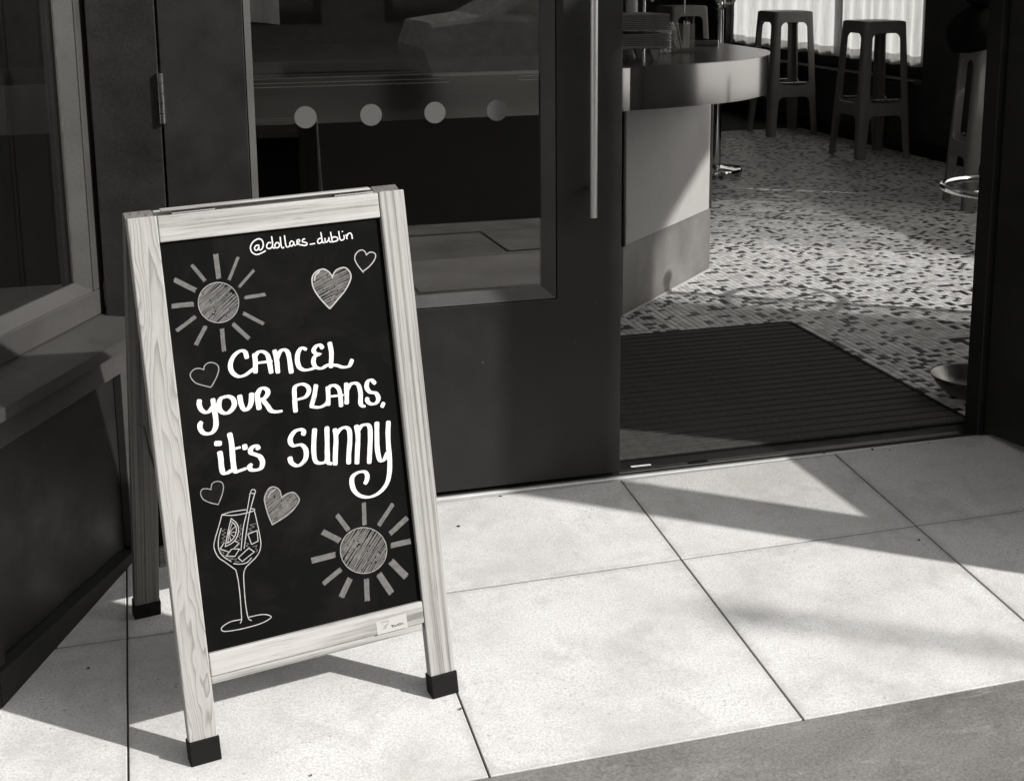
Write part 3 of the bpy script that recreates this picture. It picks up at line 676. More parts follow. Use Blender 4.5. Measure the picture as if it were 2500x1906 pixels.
write('word_plans', 'M', [
 [(153,540),(158,640),(165,735)], [(150,552),(165,492),(230,470),(285,495),(295,545),(260,595),(185,620)],
 [(365,482),(350,580),(320,685)], [(315,690),(400,695),(460,667),(480,640)],
 [(480,502),(485,580),(485,670)], [(480,522),(510,487),(555,486),(590,522),(605,600),(610,682)],
 [(660,466),(665,560),(665,656)], [(668,525),(700,475),(740,460),(780,480),(800,560),(800,650),(815,680),(840,685)],
 [(940,460),(905,430),(870,445),(860,500),(890,545),(950,560),(975,610),(950,655),(900,662),(865,632),(868,608)], [(1025,655),(1010,688)]], 0.0092, 0.0046)
write('word_plans_bar', 'M', [[(505,590),(630,576)]], 0.0048, 0.0042)
write('word_its', 'L', [[(482,1188),(552,1186)]], 0.0098, 0.0098)
write('word_its', 'L', [
 [(540,1308),(555,1400),(565,1520),(590,1590),(640,1590),(692,1560)],
 [(675,1058),(700,1180),(715,1350),(730,1500),(755,1572),(810,1560),(893,1531)],
 [(880,1215),(887,1258)], [(1065,1258),(1050,1226),(1010,1224),(965,1265),(965,1315),(1030,1340),(1090,1370),(1125,1440),(1105,1520),(1040,1550),(970,1545),(945,1505),(970,1478)]], 0.0102, 0.0050)
write('word_its_bar', 'L', [[(695,1275),(760,1255),(818,1241)]], 0.005, 0.0044)
write('word_sunny', 'M', [
 [(240,960),(245,930),(215,912),(160,930),(117,990),(117,1040),(147,1070),(220,1062),(265,1110),(265,1190),(220,1250),(175,1265),(125,1235),(110,1188)],
 [(352,912),(345,1020),(345,1150),(365,1225),(420,1240),(470,1210),(475,1100),(472,893)], [(475,1150),(482,1230),(513,1245)],
 [(550,912),(560,1000),(555,1130),(552,1250)], [(560,965),(600,912),(650,892),(690,922),(695,1030),(685,1150),(685,1240)],
 [(760,878),(775,970),(770,1120),(765,1240)], [(775,925),(810,877),(860,864),(890,892),(895,1000),(890,1120),(885,1235)],
 [(960,847),(960,960),(965,1110),(990,1210),(1030,1205),(1062,1140)],
 [(1072,838),(1068,960),(1075,1100),(1085,1220),(1080,1350),(1050,1450),(980,1530),(890,1570),(800,1560),(740,1510),(715,1430),(725,1370),(780,1330),(840,1325),(865,1360),(860,1408),(845,1436)]], 0.0098, 0.0048)
write('handle_lettering', 'H', [
 [(255,388),(225,380),(185,402),(167,440),(182,475),(215,480),(240,450),(255,400),(250,450),(272,476),(310,455),(335,390),(325,310),(290,272),(235,262),(150,310),(100,380),(90,450),(120,520),(190,560),(250,555),(320,525),(378,492)],
 [(480,340),(440,330),(405,375),(405,430),(450,450),(500,420),(515,370),(495,218)], [(510,360),(520,430),(550,440)],
 [(625,335),(590,335),(560,375),(565,425),(600,435),(640,410),(645,360),(620,335)],
 [(660,227),(680,400),(705,435),(733,426)], [(742,198),(760,330),(775,400),(805,420),(840,400)],
 [(905,312),(870,305),(845,345),(850,390),(885,400),(915,360),(918,315),(930,370),(955,388)],
 [(985,287),(985,378)], [(975,300),(1010,275),(1035,290),(1025,320),(990,340),(1030,370),(1050,385)],
 [(1135,262),(1095,275),(1085,315),(1120,325),(1170,340),(1175,370),(1130,390),(1060,375)], [(1232,368),(1328,350)],
 [(1455,255),(1410,255),(1380,300),(1390,345),(1430,340),(1465,300),(1440,137)], [(1462,280),(1480,330),(1510,335)],
 [(1520,250),(1530,320),(1560,320),(1590,280),(1595,235)], [(1595,250),(1610,310),(1640,325)],
 [(1628,132),(1660,310)], [(1645,260),(1690,225),(1750,235),(1770,280),(1720,310),(1655,320)],
 [(1785,117),(1800,230),(1825,285),(1870,280)], [(1885,192),(1893,250),(1880,273)], [(1850,118),(1860,122)],
 [(1925,182),(1945,263)], [(1940,220),(1965,165),(2010,150),(2035,190),(2045,258)]], 0.0025, 0.0025, 'marker_soft2')

def inside(p, poly):
    c = False; n = len(poly)
    for i in range(n):
        a, b = poly[i], poly[i-1]
        if (a.y > p.y) != (b.y > p.y) and p.x < (b.x-a.x)*(p.y-a.y)/(b.y-a.y)+a.x: c = not c
    return c
def hatch(ink, poly, ang, pitch, wdt, gap=0.12):
    d = V((math.cos(ang), math.sin(ang))); n = V((-d.y, d.x)); c = sum(poly, V((0, 0)))/len(poly)
    R_ = max((q-c).length for q in poly); k = -R_
    while k < R_:
        k += pitch*random.uniform(0.7, 1.35); t = -R_; seg = []
        sl_ = random.uniform(-0.05, 0.05)
        while t < R_:
            p = c+n*(k+sl_*t)+d*t
            if inside(p, poly) and random.random() > gap*0.06: seg.append(p)
            else:
                if len(seg) > 4: ink.stroke(seg[::3]+[seg[-1]], wdt*random.uniform(0.75, 1.25), cap=False, jitter=0.25)
                seg = []
            t += 0.0012
def heart(name, crop, strokes, wd, fill, ang=0.5, extra=None, mat='marker_soft'):
    pts = []
    for st in strokes: pts += [uv(crop, p) for p in st]
    poly = smooth_path(pts, 0.003)
    if fill == 'hatch':
        k = Ink(); hatch(k, poly, ang, 0.0021, 0.0019, 0.35); body = k.done(name+'_fill', 'marker_grey')
    else:
        k = Ink(); k.poly(poly); k.done(name+'_fill', 'marker_faint')
    k = Ink(); k.z = 0.0008
    for st in strokes+(extra or []): k.stroke([uv(crop, p) for p in st], wd)
    k.done(name, mat)
heart('heart_drawing', 'R', [[(665,832),(680,760),(750,650),(900,590),(1000,620),(1080,740),(1070,880),(960,1100),(800,1300),(605,1530)], [(605,1530),(400,1310),(260,1110),(205,950),(210,800),(300,680),(450,625),(570,680),(650,780),(665,832)]], 0.0025, 'hatch', 0.33, [[(380,675),(290,750),(260,830),(262,890)]], 'marker_line')
heart('heart_drawing', 'R', [[(1440,310),(1420,250),(1370,200),(1300,195),(1230,240),(1180,320),(1180,420),(1250,550),(1370,700)], [(1370,670),(1500,570),(1600,450),(1650,330),(1630,270),(1570,240),(1500,250),(1440,302)]], 0.0021, 'faint', mat='marker_line')
heart('heart_drawing', 'L', [[(415,420),(330,400),(210,360),(145,290),(140,230),(190,175),(260,162),(320,180)], [(320,180),(330,130),(380,88),(450,85),(510,120),(525,180),(500,270),(450,370),(415,420)]], 0.0020, 'faint', mat='marker_soft')
heart('heart_drawing', 'B', [[(445,1515),(380,1500),(320,1470),(300,1420),(315,1390),(350,1385),(385,1392)], [(385,1395),(395,1345),(435,1325),(475,1335),(488,1375),(475,1440),(445,1515)]], 0.0018, 'faint', mat='marker_soft')
heart('heart_drawing', 'G', [[(685,445),(640,340),(608,230),(600,150),(640,60),(700,35),(760,70),(785,150)], [(785,150),(840,110),(910,95),(960,140),(970,190),(900,290),(800,370),(685,440)]], 0.0024, 'hatch', 0.55, [[(720,65),(665,95),(640,150)]], 'marker_soft')
def sun_drawing(crop, c, rx, ry, rays, ang):
    poly = [uv(crop, (c[0]+rx*math.cos(a*0.1257), c[1]+ry*math.sin(a*0.1257))) for a in range(50)]
    k = Ink(); hatch(k, poly, ang, 0.0024, 0.0020, 0.3); zt = 0.0006; k.done('sun_fill', 'marker_grey')
    k = Ink(); k.z = zt+0.0004; k.stroke(poly+[poly[0]], 0.0017); k.done('sun_outline', 'marker_soft')
    for (x0, y0, x1, y1, w0) in rays:
        k = Ink(); a, b = uv(crop, (x0, y0)), uv(crop, (x1, y1)); d = (b-a).normalized(); n = V((-d.y, d.x)); ww = w0/CROP[crop][2]*0.00086
        m = max(2, int(ww/0.0012))
        for q in range(m+1):
            o_ = n*ww*(q/m-0.5)*0.85; e0, e1 = d*random.uniform(0, .0022), d*random.uniform(0, .0022)
            k.stroke([a+o_+e0, (a+b)/2+o_+n*random.uniform(-.0003, .0003), b+o_-e1], 0.0017, cap=False, jitter=0.2)
        k.done('sun_ray', 'marker_grey')
sun_drawing('S', (827, 862), 307, 305, [(785,120,835,510,62),(1130,165,985,530,32),(1375,360,1135,635,30),(1555,735,1215,790,40),(1525,1190,1190,1015,40),(1300,1415,1040,1175,50),(915,1610,882,1250,52),(480,1515,640,1210,48),(180,1300,485,1070,45),(110,918,460,885,58),(150,510,490,680,60),(420,285,630,540,40)], 0.62)
sun_drawing('T', (883, 797), 340, 335, [(887,90,900,435,55),(1320,110,1100,440,55),(1530,315,1265,560,65),(1580,660,1275,730,70),(1515,1190,1280,950,95),(1300,1430,1105,1135,85),(940,1545,925,1205,70),(555,1490,695,1195,80),(285,1295,560,1070,60),(115,950,480,855,75),(275,520,545,660,75),(490,270,670,510,60)], 0.85)
gl = [[(140,335),(240,305),(400,280)], [(140,338),(250,342),(370,325),(490,290),(480,272),(450,270)],
 [(140,335),(100,480),(65,600),(55,690),(100,790),(180,850),(290,930)], [(133,480),(105,590),(105,700),(150,780),(240,840)],
 [(492,300),(520,420),(545,540),(560,640),(550,720),(510,790),(440,860),(395,910),(375,990),(385,1180),(400,1330),(425,1450),(458,1475)],
 [(290,930),(315,1040),(335,1200),(348,1380),(352,1470),(338,1505)],
 [(345,1465),(230,1490),(140,1550),(150,1590),(250,1585),(420,1550),(580,1500),(672,1440),(620,1412),(540,1415),(425,1442)],
 [(445,100),(410,300),(370,480),(345,720)], [(495,105),(440,310),(405,520),(380,700)], [(450,90),(465,65),(495,68),(502,95),(480,108),(452,100)],
 [(265,862),(340,868),(410,850),(460,800)], [(240,375),(205,520),(175,680)], [(240,375),(300,430),(320,500),(300,580),(250,640),(175,680)], [(240,405),(285,450),(295,510),(270,580),(220,630),(190,640)]]
k = Ink()
for st in gl: k.stroke([uv('G', p) for p in st], 0.0017, 0.0017)
for quad in ([(420,545),(520,505),(530,620),(460,655),(420,545)], [(315,800),(430,695),(490,735),(360,840),(315,800)], [(185,780),(245,705),(330,705),(280,785),(185,780)], [(210,735),(120,705),(165,635)], [(280,620),(325,640),(265,705)]):
    for a, b in zip(quad, quad[1:]): k.stroke([uv('G', a), uv('G', b)], 0.0016)
for e in ((250,430),(285,460),(290,520),(270,570),(235,612),(205,640)): k.stroke([uv('G', (212, 530)), uv('G', e)], 0.0012)
k.done('cocktail_glass_drawing', 'marker_line')
k = Ink()
for st in ([(180,490),(140,510),(180,530),(140,550),(180,570),(140,590),(170,610),(130,640)], [(350,440),(330,470),(355,490),(325,520),(350,540),(320,570),(345,600),(300,620),(330,650),(300,680)], [(510,430),(440,445),(490,465),(430,490),(470,510),(420,530)],
           [(400,640),(430,650),(400,670),(440,690)], [(470,680),(520,665),(500,700),(525,715),(505,740)], [(130,730),(165,745),(140,765),(180,780),(170,800),(260,800),(230,820),(300,810),(280,840),(330,845)]):
    for a, b in zip(st, st[1:]): k.stroke([uv('G', a), uv('G', b)], 0.0011)
k.done('cocktail_shading', 'marker_grey')
# maker's sticker on the bottom rail
RO = FL-N1*0.001
st_ = [uv('K', p, RO) for p in ((415,745),(1225,500),(1272,880),(462,1095))]
sticker = mesh('maker_sticker', [(p.x, p.y, z) for z in (0.0, 0.0003) for p in st_], [(0, 1, 2, 3), (7, 6, 5, 4), (0, 4, 5, 1), (1, 5, 6, 2), (2, 6, 7, 3), (3, 7, 4, 0)], 'sticker_paper', board, frame(RO, SU, E1, N1))
k = Ink(); k.z = 0.0005
for pg in ([(540,740),(755,690),(765,748),(690,745),(620,760),(545,785)], [(545,858),(600,795),(640,790),(590,822)], [(775,780),(715,782),(650,830),(595,945),(690,925),(712,850)]): k.poly([uv('K', p, RO) for p in pg][::-1])
k.done('sticker_logo', 'ink_grey', sticker, RO)
k = Ink(); k.z = 0.0005
circ = lambda x, y, r: [(x+r*math.cos(a*0.524), y+r*math.sin(a*0.524)) for a in range(13)]
for st in ([(812,836),(888,822)], [(850,830),(853,892)], circ(894,851,26), [(932,818),(938,846),(962,852),(978,836),(974,803)], [(1002,790),(1010,828),(992,842)], circ(1054,800,28), [(1096,822),(1094,782),(1118,766),(1144,782),(1150,818)]):
    k.stroke([uv('K', p, RO) for p in st], 0.0011, cap=False)
k.done('sticker_lettering', 'ink_dark', sticker, RO)

# ================================================================== COUNTER
CZ, CZB = 0.95, 0.808
ct = empty('bar_counter', (1.9, 2.2, ZF), 'bar counter with rounded brushed steel edge and white front', 'counter')
edge = [(-1.6, 1.487), (1.3, 1.487), (1.605, 1.512), (1.719, 1.529), (1.881, 1.577), (2.06, 1.659), (2.2, 1.774), (2.29, 1.875), (2.351, 1.987), (2.402, 2.111), (2.42, 2.254), (2.428, 2.589), (2.432, 3.05)]
ep = smooth_path([V(e) for e in edge], 0.06)
inner = [V((2.05, 3.05)), V((2.05, 2.62)), V((1.75, 2.25)), V((1.5, 2.15)), V((-1.6, 2.15))]
prism('edge_band', ep+inner, CZB, CZ-0.003, 'steel_satin', ct, bev=0.0, smooth=True)
tpo = [p+V((0.001, -0.001)) for p in ep]
prism('counter_top', tpo+inner, CZ-0.0028, CZ, 'steel_top', ct)
body = [V((-1.5, 1.89)), V((1.741, 1.89)), V((2.357, 2.523)), V((2.357, 3.0)), V((2.06, 3.0)), V((2.06, 2.66)), V((1.62, 2.14)), V((-1.5, 2.14))]
prism('front_panel', body[1:-1], 0.272, CZB-0.002, 'counter_panel', ct)
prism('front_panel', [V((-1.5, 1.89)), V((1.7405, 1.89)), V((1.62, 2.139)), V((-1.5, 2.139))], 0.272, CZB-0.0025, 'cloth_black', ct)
off = [V((-1.5, 1.889)), V((1.742, 1.889)), V((2.3585, 2.5225)), V((2.3585, 3.0)), V((2.06, 3.0)), V((2.06, 2.66)), V((1.62, 2.14)), V((-1.5, 2.14))]
prism('kick_plate', off, ZF-0.002, 0.2712, 'steel_kick', ct)
for (x, y) in ((1.7465, 1.8925), (2.3545, 2.5185)):
    trm = tube('edge_trim', [(x, y-0.004, 0.273), (x, y-0.004, CZB-0.003)], 0.0055, 'steel_old', ct, n=10)
sq = V((0.697, 0.717, 0)); 
tube('floor_bead', [V((1.739, 1.884, ZF+0.002)), V((2.3585, 2.5165, ZF+0.002))], 0.006, 'counter_panel', ct, n=8)

# ---- things on the counter
tr = empty('tray_stack', (1.70, 1.83, CZ), 'tall stack of thin pulp trays on a footed board at the counter edge', 'trays')
def tray_board():
    z = CZ+0.052
    box('board', (1.50, 1.755, CZ+0.040), (1.852, 1.96, z), 'tray_pulp', tr, bev=0.003)
    for x in (1.60, 1.81):
        for y in (1.775, 1.93): prism('foot', [(-0.022, 0), (-0.007, -0.0385), (0.004, -0.0385), (0.018, 0)], -0.012, 0.012, 'tray_pulp', tr, Matrix.Translation((x, y, CZ+0.0395)) @ Matrix.Rotation(rad(90), 4, 'X'))
    for k in range(15):
        z += 0.0022
        if k == 6: z += 0.010
        j = random.uniform(-0.003, 0.003); g_ = random.uniform(0.0036, 0.0046)
        box('tray', (1.50+j, 1.752+random.uniform(-.002, .002), z), (1.853+random.uniform(-.004, .004)+(0.006 if k >= 6 else 0), 1.958, z+g_), 'tray_pulp', tr, bev=0.0008, seg=1)
        z += g_
tray_board()
bk = empty('woven_basket', (1.985, 2.10, CZ), 'braided straw basket tucked between trays and glass on the counter', 'basket')
for r_ in range(7):
    pts = []
    for a in range(41):
        t_ = a/40*2*math.pi; cx_, cy_ = 1.962+0.026*max(-1, min(1, 1.4*math.cos(t_))), 2.13+0.055*max(-1, min(1, 1.4*math.sin(t_)))
        pts.append((cx_, cy_, CZ+0.008+r_*0.0125+0.0032*math.sin(a*1.9+r_*math.pi)))
    tube('braid', pts[:-1], [0.0062+0.0016*math.sin(a*1.9) for a in range(40)], 'straw_weave', bk, n=8, closed=True)
for q in range(10):
    t_ = q/10*2*math.pi; x, y = 1.962+0.026*max(-1, min(1, 1.4*math.cos(t_))), 2.13+0.055*max(-1, min(1, 1.4*math.sin(t_)))
    tube('stake', [(x, y, CZ+0.001), (x, y, CZ+0.092)], 0.004, 'straw_weave', bk, n=6)
gb = empty('straw_holder', (2.05, 2.14, CZ), 'square glass jar of wooden stirrers standing on the counter', 'jar')
gx_, gy_ = 2.052, 2.145
def jar():
    a, b, h = 0.042, 0.0385, 0.104
    bm = bmesh.new()
    o0 = [bm.verts.new((sx*a, sy*a, 0)) for sx, sy in ((-1, -1), (1, -1), (1, 1), (-1, 1))]; o1 = [bm.verts.new((sx*a, sy*a, h)) for sx, sy in ((-1, -1), (1, -1), (1, 1), (-1, 1))]
    i1 = [bm.verts.new((sx*b, sy*b, h)) for sx, sy in ((-1, -1), (1, -1), (1, 1), (-1, 1))]; i0 = [bm.verts.new((sx*b, sy*b, 0.012)) for sx, sy in ((-1, -1), (1, -1), (1, 1), (-1, 1))]
    for A_, B_ in ((o0, o1), (o1, i1), (i1, i0)):
        for q in range(4): q2 = (q+1) % 4; bm.faces.new((A_[q], A_[q2], B_[q2], B_[q]))
    bm.faces.new(o0[::-1]); bm.faces.new(i0)
    from_bm('jar', bm, 'tumbler_glass', gb, Matrix.Translation((gx_, gy_, CZ+0.0005)) @ Matrix.Rotation(0.25, 4, 'Z'))
jar()
for q in range(16):
    right = q > 7
    x0, y0 = (random.uniform(0.02, 0.03), random.uniform(-0.03, 0.03)) if right else (random.uniform(-0.01, 0.02), random.uniform(-0.03, 0.03))
    x1, y1 = (x0+random.uniform(-0.004, 0.003), y0) if right else (x0-random.uniform(0.02, 0.035), y0+random.uniform(-.01, .01))
    tube('stirrer', [(gx_+x0, gy_+y0*0.8, CZ+0.014), (gx_+x1, gy_+y1*0.8, CZ+0.105+random.uniform(-0.008, 0.012))], 0.0022, 'straw_light', gb, n=6)
tag(box('metal_tray', (2.10, 2.44, CZ+0.0004), (2.345, 2.80, CZ+0.022), 'steel_satin', bev=0.004), 'shallow brushed metal tray lying flat on the rounded counter end', 'tray')
tap = empty('beer_tap', (1.75, 2.33, CZ), 'chrome drinks tap font with levers rising behind the tray stack', 'tap')
def taps():
    for x, y, r_, h in ((1.885, 2.08, 0.0065, 0.42),):
        tube('column', [(x, y, CZ), (x, y, CZ+h)], r_, 'chrome', tap, n=16)
        tube('lever', [(x+0.002, y-0.004, CZ+0.232), (x+0.030, y-0.012, CZ+0.190)], [0.0035, 0.006], 'chrome', tap, n=10)
        lathe('collar', [(0.0, -0.012), (0.013, -0.010), (0.016, 0), (0.013, 0.010), (0, 0.012)], 'chrome', tap, Matrix.Translation((x, y, CZ+0.235)), 16)
    lathe('font_dome', [(0.022, 0), (0.022, 0.19), (0.019, 0.202), (0.010, 0.21), (0, 0.212)], 'counter_panel', tap, Matrix.Translation((1.83, 2.06, CZ)), 20)
    tube('nozzle', [(2.02, 2.02, CZ+0.147), (2.02, 2.02, CZ+0.36)], [0.002, 0.0065], 'chrome', tap, n=12)
    tube('arm', [(1.885, 2.08, CZ+0.36), (2.02, 2.02, CZ+0.36)], 0.006, 'chrome', tap, n=12)
taps()
# hanging paper blind seen through the closed leaf
bl = empty('roller_blind', (0.57, 2.6, 1.062), 'pale roller blind hanging behind the counter, seen through the closed door glass', 'blind')
vs_, fs = [], []
for i in range(13):
    for j in range(7): vs_.append((0.40+0.218*i/12, 2.6+0.006*math.sin(i*1.05), 1.062+j*0.2+0.008*math.sin(i*0.3)))
for i in range(12):
    for j in range(6): a = i*7+j; fs.append((a, a+7, a+8, a+1))
mesh('blind_sheet', vs_, fs, 'curtain_cloth', bl, smooth=True); tube('blind_bar', [(0.40, 2.605, 2.27), (0.62, 2.605, 2.27)], 0.015, 'steel_old', bl)

# ================================================================== INTERIOR FURNITURE
pole = empty('steel_post', (3.45, 4.94, ZF), 'chrome post on a round floor plate beyond the counter end', 'post')
T_ = Matrix.Translation((3.45, 4.94, ZF))
lathe('base_plate', [(0.0, 0), (0.155, 0), (0.157, 0.004), (0.157, 0.034), (0.150, 0.042), (0.06, 0.047), (0.03, 0.055), (0.0, 0.055)], 'chrome', pole, T_, 48)
tube('shaft', [(3.45, 4.94, ZF+0.05), (3.45, 4.94, 1.9)], 0.0245, 'chrome', pole, n=28)
lathe('collar', [(0.0245, -0.03), (0.032, -0.026), (0.034, 0), (0.032, 0.026), (0.0245, 0.03)], 'chrome', pole, Matrix.Translation((3.45, 4.94, 1.03)), 24)
tube('clamp_arm', [(3.45, 4.94, 1.03), (3.52, 4.91, 1.04), (3.545, 4.90, 1.09)], 0.011, 'chrome', pole)

def stool_proto():
    t = empty('bar_stool', (0, 0, 0), 'x', 'stool', 'moulded bar stools')
    HS, a0, a1 = 0.87, 0.150, 0.195                                   # height, half width at seat and at floor
    half = lambda z: a1+(a0-a1)*z/HS
    lathe_pts = []
    n = 8; rc = 0.045; out = []
    for q, (sx, sy) in enumerate(((1, 1), (-1, 1), (-1, -1), (1, -1))):
        for k in range(n+1):
            a = math.pi/2*(q+k/n); out.append(V((sx*(a0-rc)+rc*math.cos(a), sy*(a0-rc)+rc*math.sin(a)))*0.985)
    prism('seat', out, HS-0.018, HS, 'stool_plastic', t, bev=0.006)
    # each side is a sheet with an arched opening above and below the stretcher band
    def side_panel(name, rot, pts_lists):
        M = Matrix.Rotation(rot, 4, 'Z')
        for poly in pts_lists:
            vv, ff = [], []; k = len(poly)
            for inn in (0, 0.012):
                for (u_, z) in poly: h = half(z); vv.append((u_*h, -(h-inn)+0.0006, z))
            ff.append(tuple(range(k))); ff.append(tuple(range(2*k-1, k-1, -1)))
            for q in range(k): q2 = (q+1) % k; ff.append((q, q+k, q2+k, q2))
            bm = bmesh.new(); bv = [bm.verts.new(v) for v in vv]
            for f_ in ff: bm.faces.new([bv[i] for i in f_])
            from_bm(name, bm, 'stool_plastic', t, M)
    def arc(cx, cz, rx, rz, a0_, a1_, n=6): return [(cx+rx*math.cos(a0_+(a1_-a0_)*k/n), cz+rz*math.sin(a0_+(a1_-a0_)*k/n)) for k in range(n+1)]
    e, w_, hp = 0.80, 0.66, math.pi/2
    for q in range(4):
        rot = q*hp
        apron = [(-e, HS-0.006), (-e, 0.74), (-w_, 0.74)]+arc(-w_+0.26, 0.755, 0.26, 0.04, math.pi, hp)+arc(w_-0.26, 0.755, 0.26, 0.04, hp, 0)+[(w_, 0.74), (e, 0.74), (e, HS-0.006)]
        side_panel('apron', rot, [apron])
        band = [(-e, 0.41), (-e, 0.225), (-w_, 0.225)]+arc(-w_+0.22, 0.235, 0.22, 0.04, math.pi, hp)+arc(w_-0.22, 0.235, 0.22, 0.04, hp, 0)+[(w_, 0.225), (e, 0.225), (e, 0.41), (w_, 0.41)]+arc(w_-0.22, 0.395, 0.22, 0.04, 0, -hp)+arc(-w_+0.22, 0.395, 0.22, 0.04, -hp, -math.pi)+[(-w_, 0.41)]
        side_panel('stretcher', rot, [band])
        # corner leg: an L-shaped upright shared by two sides
        vv, ff = [], []
        zs = (0.0, 0.24, 0.40, 0.70, HS-0.005)
        for z in zs:
            h = half(z); r0 = 0.028; lw = h*(1-w_)
            if z == 0: lw *= 0.8
            prof = [(h-lw, -h)]+[(h-r0+r0*math.cos(a_), -h+r0+r0*math.sin(a_)) for a_ in (-hp+hp*k/5 for k in range(6))]+[(h, -h+lw), (h-0.013, -h+lw), (h-0.013, -h+0.013+0.015), (h-0.028, -h+0.013), (h-lw, -h+0.013)]
            vv.append(prof)
        k = len(vv[0]); bm = bmesh.new(); rows = [[bm.verts.new((x, y, z)) for x, y in pr_] for pr_, z in zip(vv, zs)]
        for A_, B_ in zip(rows, rows[1:]):
            for i in range(k): i2 = (i+1) % k; bm.faces.new((A_[i], A_[i2], B_[i2], B_[i]))
        bm.faces.new(rows[0][::-1]); bm.faces.new(rows[-1])
        from_bm('leg', bm, 'stool_plastic', t, Matrix.Rotation(rot, 4, 'Z'))
    for s_ in (-1, 1): box('footrest', (-0.10, s_*0.150-0.022, 0.372), (0.10, s_*0.150+0.022, 0.378), 'chrome', t, bev=0.001)
    return t
st0 = stool_proto()
spots = [((4.743, 5.379), 0.03, 1.02, 'dark moulded bar stool with shiny footrest in front of the white cafe curtain'),
         ((4.737, 6.66), 0.0, 1.045, 'dark moulded bar stool standing just beyond the rounded steel counter end'),
         ((4.373, 3.50), -0.26, 0.965, 'dark moulded bar stool with a black coat shape standing in for a sitter'),
         ((4.36, 7.75), 0.05, 1.06, 'dark moulded bar stool half hidden behind the glass jar of stirrers')]
for i, (xy, rz, sc, lab) in enumerate(spots):
    o = st0 if i == 0 else copy_tree(st0)
    o.matrix_basis = Matrix.Translation((xy[0], xy[1], ZF)) @ Matrix.Rotation(rz, 4, 'Z') @ Matrix.Scale(sc, 4); o['label'] = lab
# black coat shape on the third stool, standing in for a seated person
def coat():
    n, m = 48, 26; vs_, fs = [], []; c = V((4.40, 3.46, 0)); zs = 0.845+ZF
    for j in range(m+1):
        v_ = j/m
        for i in range(n):
            a = 2*math.pi*i/n; d = V((math.cos(a), math.sin(a)))
            r_ = (0.215 if d.x < 0 else 0.19)*(0.80+0.28*math.sin(math.pi*min(1, v_*2.2+0.12)) if v_ < 0.4 else 1.0)
            z = zs+0.006+0.50*v_-(0.045*max(0, -d.x)**2*max(0, 1-4*v_))
            f_ = 0.012*math.sin(a*7+v_*3)+0.010*math.sin(a*3-v_*7)+0.02*noise.noise(V((d.x*2, d.y*2, v_*3)))
            rr = (r_+f_)*(1.0 if v_ < 0.2 else 1-(v_-0.2)*0.62)
            vs_.append((c.x+d.x*rr*1.35+0.08*v_, c.y+d.y*rr*0.85, z))
    for j in range(m):
        for i in range(n): i2 = (i+1) % n; fs.append((j*n+i, j*n+i2, (j+1)*n+i2, (j+1)*n+i))
    fs.append(tuple(range(n))[::-1]); fs.append(tuple(m*n+i for i in range(n)))
    tag(mesh('sitter_standin', vs_, fs, 'cloth_black', smooth=True), 'black coat shape on a bar stool standing in for a seated person', 'coat')
coat()
# chrome pedestal behind the jamb: only its foot ring shows
RC = on_z(2459, 458, 0.48)
ps = empty('pedestal_stand', (RC.x, RC.y, ZF), 'chrome pedestal with a foot ring, mostly hidden behind the door jamb', 'pedestal')
T_ = Matrix.Translation((RC.x, RC.y, ZF))
tube('foot_ring', [(RC.x+0.225*math.cos(a*0.1309), RC.y+0.225*math.sin(a*0.1309), 0.48) for a in range(48)], 0.012, 'chrome', ps, n=14, closed=True)
tube('column', [(RC.x, RC.y, ZF+0.01), (RC.x, RC.y, 0.80)], 0.024, 'chrome', ps, n=20)
lathe('floor_flange', [(0, 0), (0.07, 0), (0.072, 0.006), (0.05, 0.02), (0.026, 0.03), (0, 0.03)], 'chrome', ps, T_, 32)
lathe('top_plate', [(0, 0.795), (0.045, 0.795), (0.047, 0.80), (0.04, 0.805), (0, 0.806)], 'chrome', ps, T_, 32)
for q in range(2): tube('ring_arm', [(RC.x, RC.y, 0.48), (RC.x+0.222*math.cos(rad(20+180*q)), RC.y+0.222*math.sin(rad(20+180*q)), 0.48)], 0.008, 'chrome', ps, n=10)
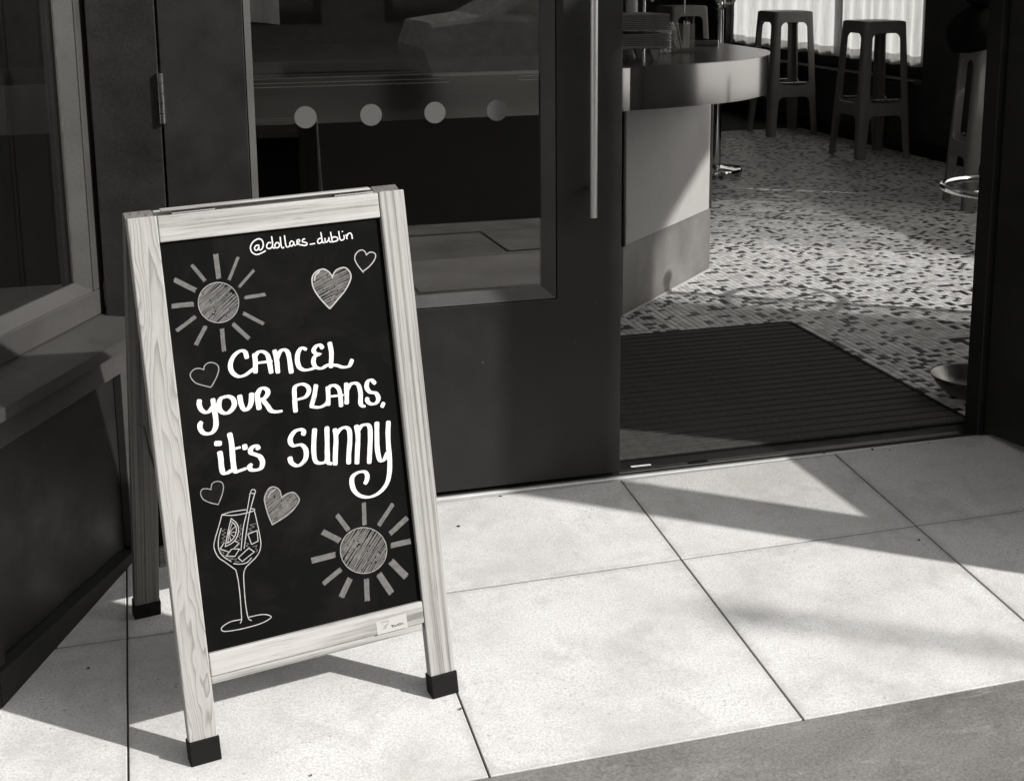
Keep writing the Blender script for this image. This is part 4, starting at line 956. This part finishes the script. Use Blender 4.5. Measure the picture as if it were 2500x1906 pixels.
# steel bowl on the floor by the jamb
BC = on_z(2366, 917, 0.075)
bw_ = lathe('steel_bowl', [(0.0, 0.004), (0.045, 0.004), (0.060, 0.010), (0.092, 0.038), (0.109, 0.064), (0.1125, 0.069), (0.1115, 0.071), (0.106, 0.066), (0.089, 0.041), (0.057, 0.0145), (0.0, 0.012)], 'steel_old', None, Matrix.Translation((BC.x, BC.y, ZF)), 56)
tag(bw_, 'dull steel bowl on the mosaic floor beside the door jamb', 'bowl')
# a few crumbs and leaf scraps on the ramp
for q, (px, py, s_) in enumerate(((2130, 1098, .008), (2012, 1107, .004), (2172, 1099, .003), (2267, 1083, .003), (1222, 1212, .004), (1120, 1285, .006), (1125, 1731, .004), (2244, 1319, .005), (600, 1640, .003), (215, 1632, .004), (430, 1678, .003), (760, 1893, .004))):
    d = ray(px, py); n_ = V((-GX, -GY, 1)); p = CAM+d*((V((0.9, YT, 0))-CAM).dot(n_)/d.dot(n_))
    pts = [(s_*random.uniform(.6, 1)*math.cos(a*1.05), 0.55*s_*random.uniform(.5, 1)*math.sin(a*1.05)) for a in range(6)]
    tag(prism('leaf_scrap', pts, 0, 0.0016, 'mortar' if q < 10 else 'tray_pulp', None, Matrix.Translation(p+V((0, 0, 0.001))) @ Matrix.Rotation(random.random()*6, 4, 'Z')), 'tiny dark scrap of leaf litter lying on the pale paving', 'litter', 'litter scraps on the paving')

# unseen street lamp added along the kerb: the blurred shadow of its arm crosses the paving
def lamp():
    n_ = V((-GX, -GY, 1)); pts = []
    for px, py in ((1850, 1503), (2500, 1590)):
        d = ray(px, py); pts.append(CAM+d*((V((0.9, YT, 0))-CAM).dot(n_)/d.dot(n_))+SUN*6.5)
    a, b = pts; u = (b-a).normalized(); p = a+u*4.5
    t = empty('unseen_lamp', (p.x, p.y, ZR), 'unseen dark lamp added to shade the paving with its long arm', 'street lamp')
    tube('arm', [a+u*0.25*k+V((0, 0, 0.004*(k-2)**2*0.1)) for k in range(19)], 0.019, 'paint_black', t, n=10)
    lathe('lamp_head', [(0, 0.025), (0.02, 0.022), (0.05, -0.008), (0.054, -0.02), (0, -0.024)], 'paint_black', t, Matrix.Translation(a-u*0.05), 24)
    tube('pole', [(p.x, p.y, ZR-0.1), (p.x, p.y, p.z+0.15)], [0.07, 0.045], 'paint_black', t, n=16)
lamp()
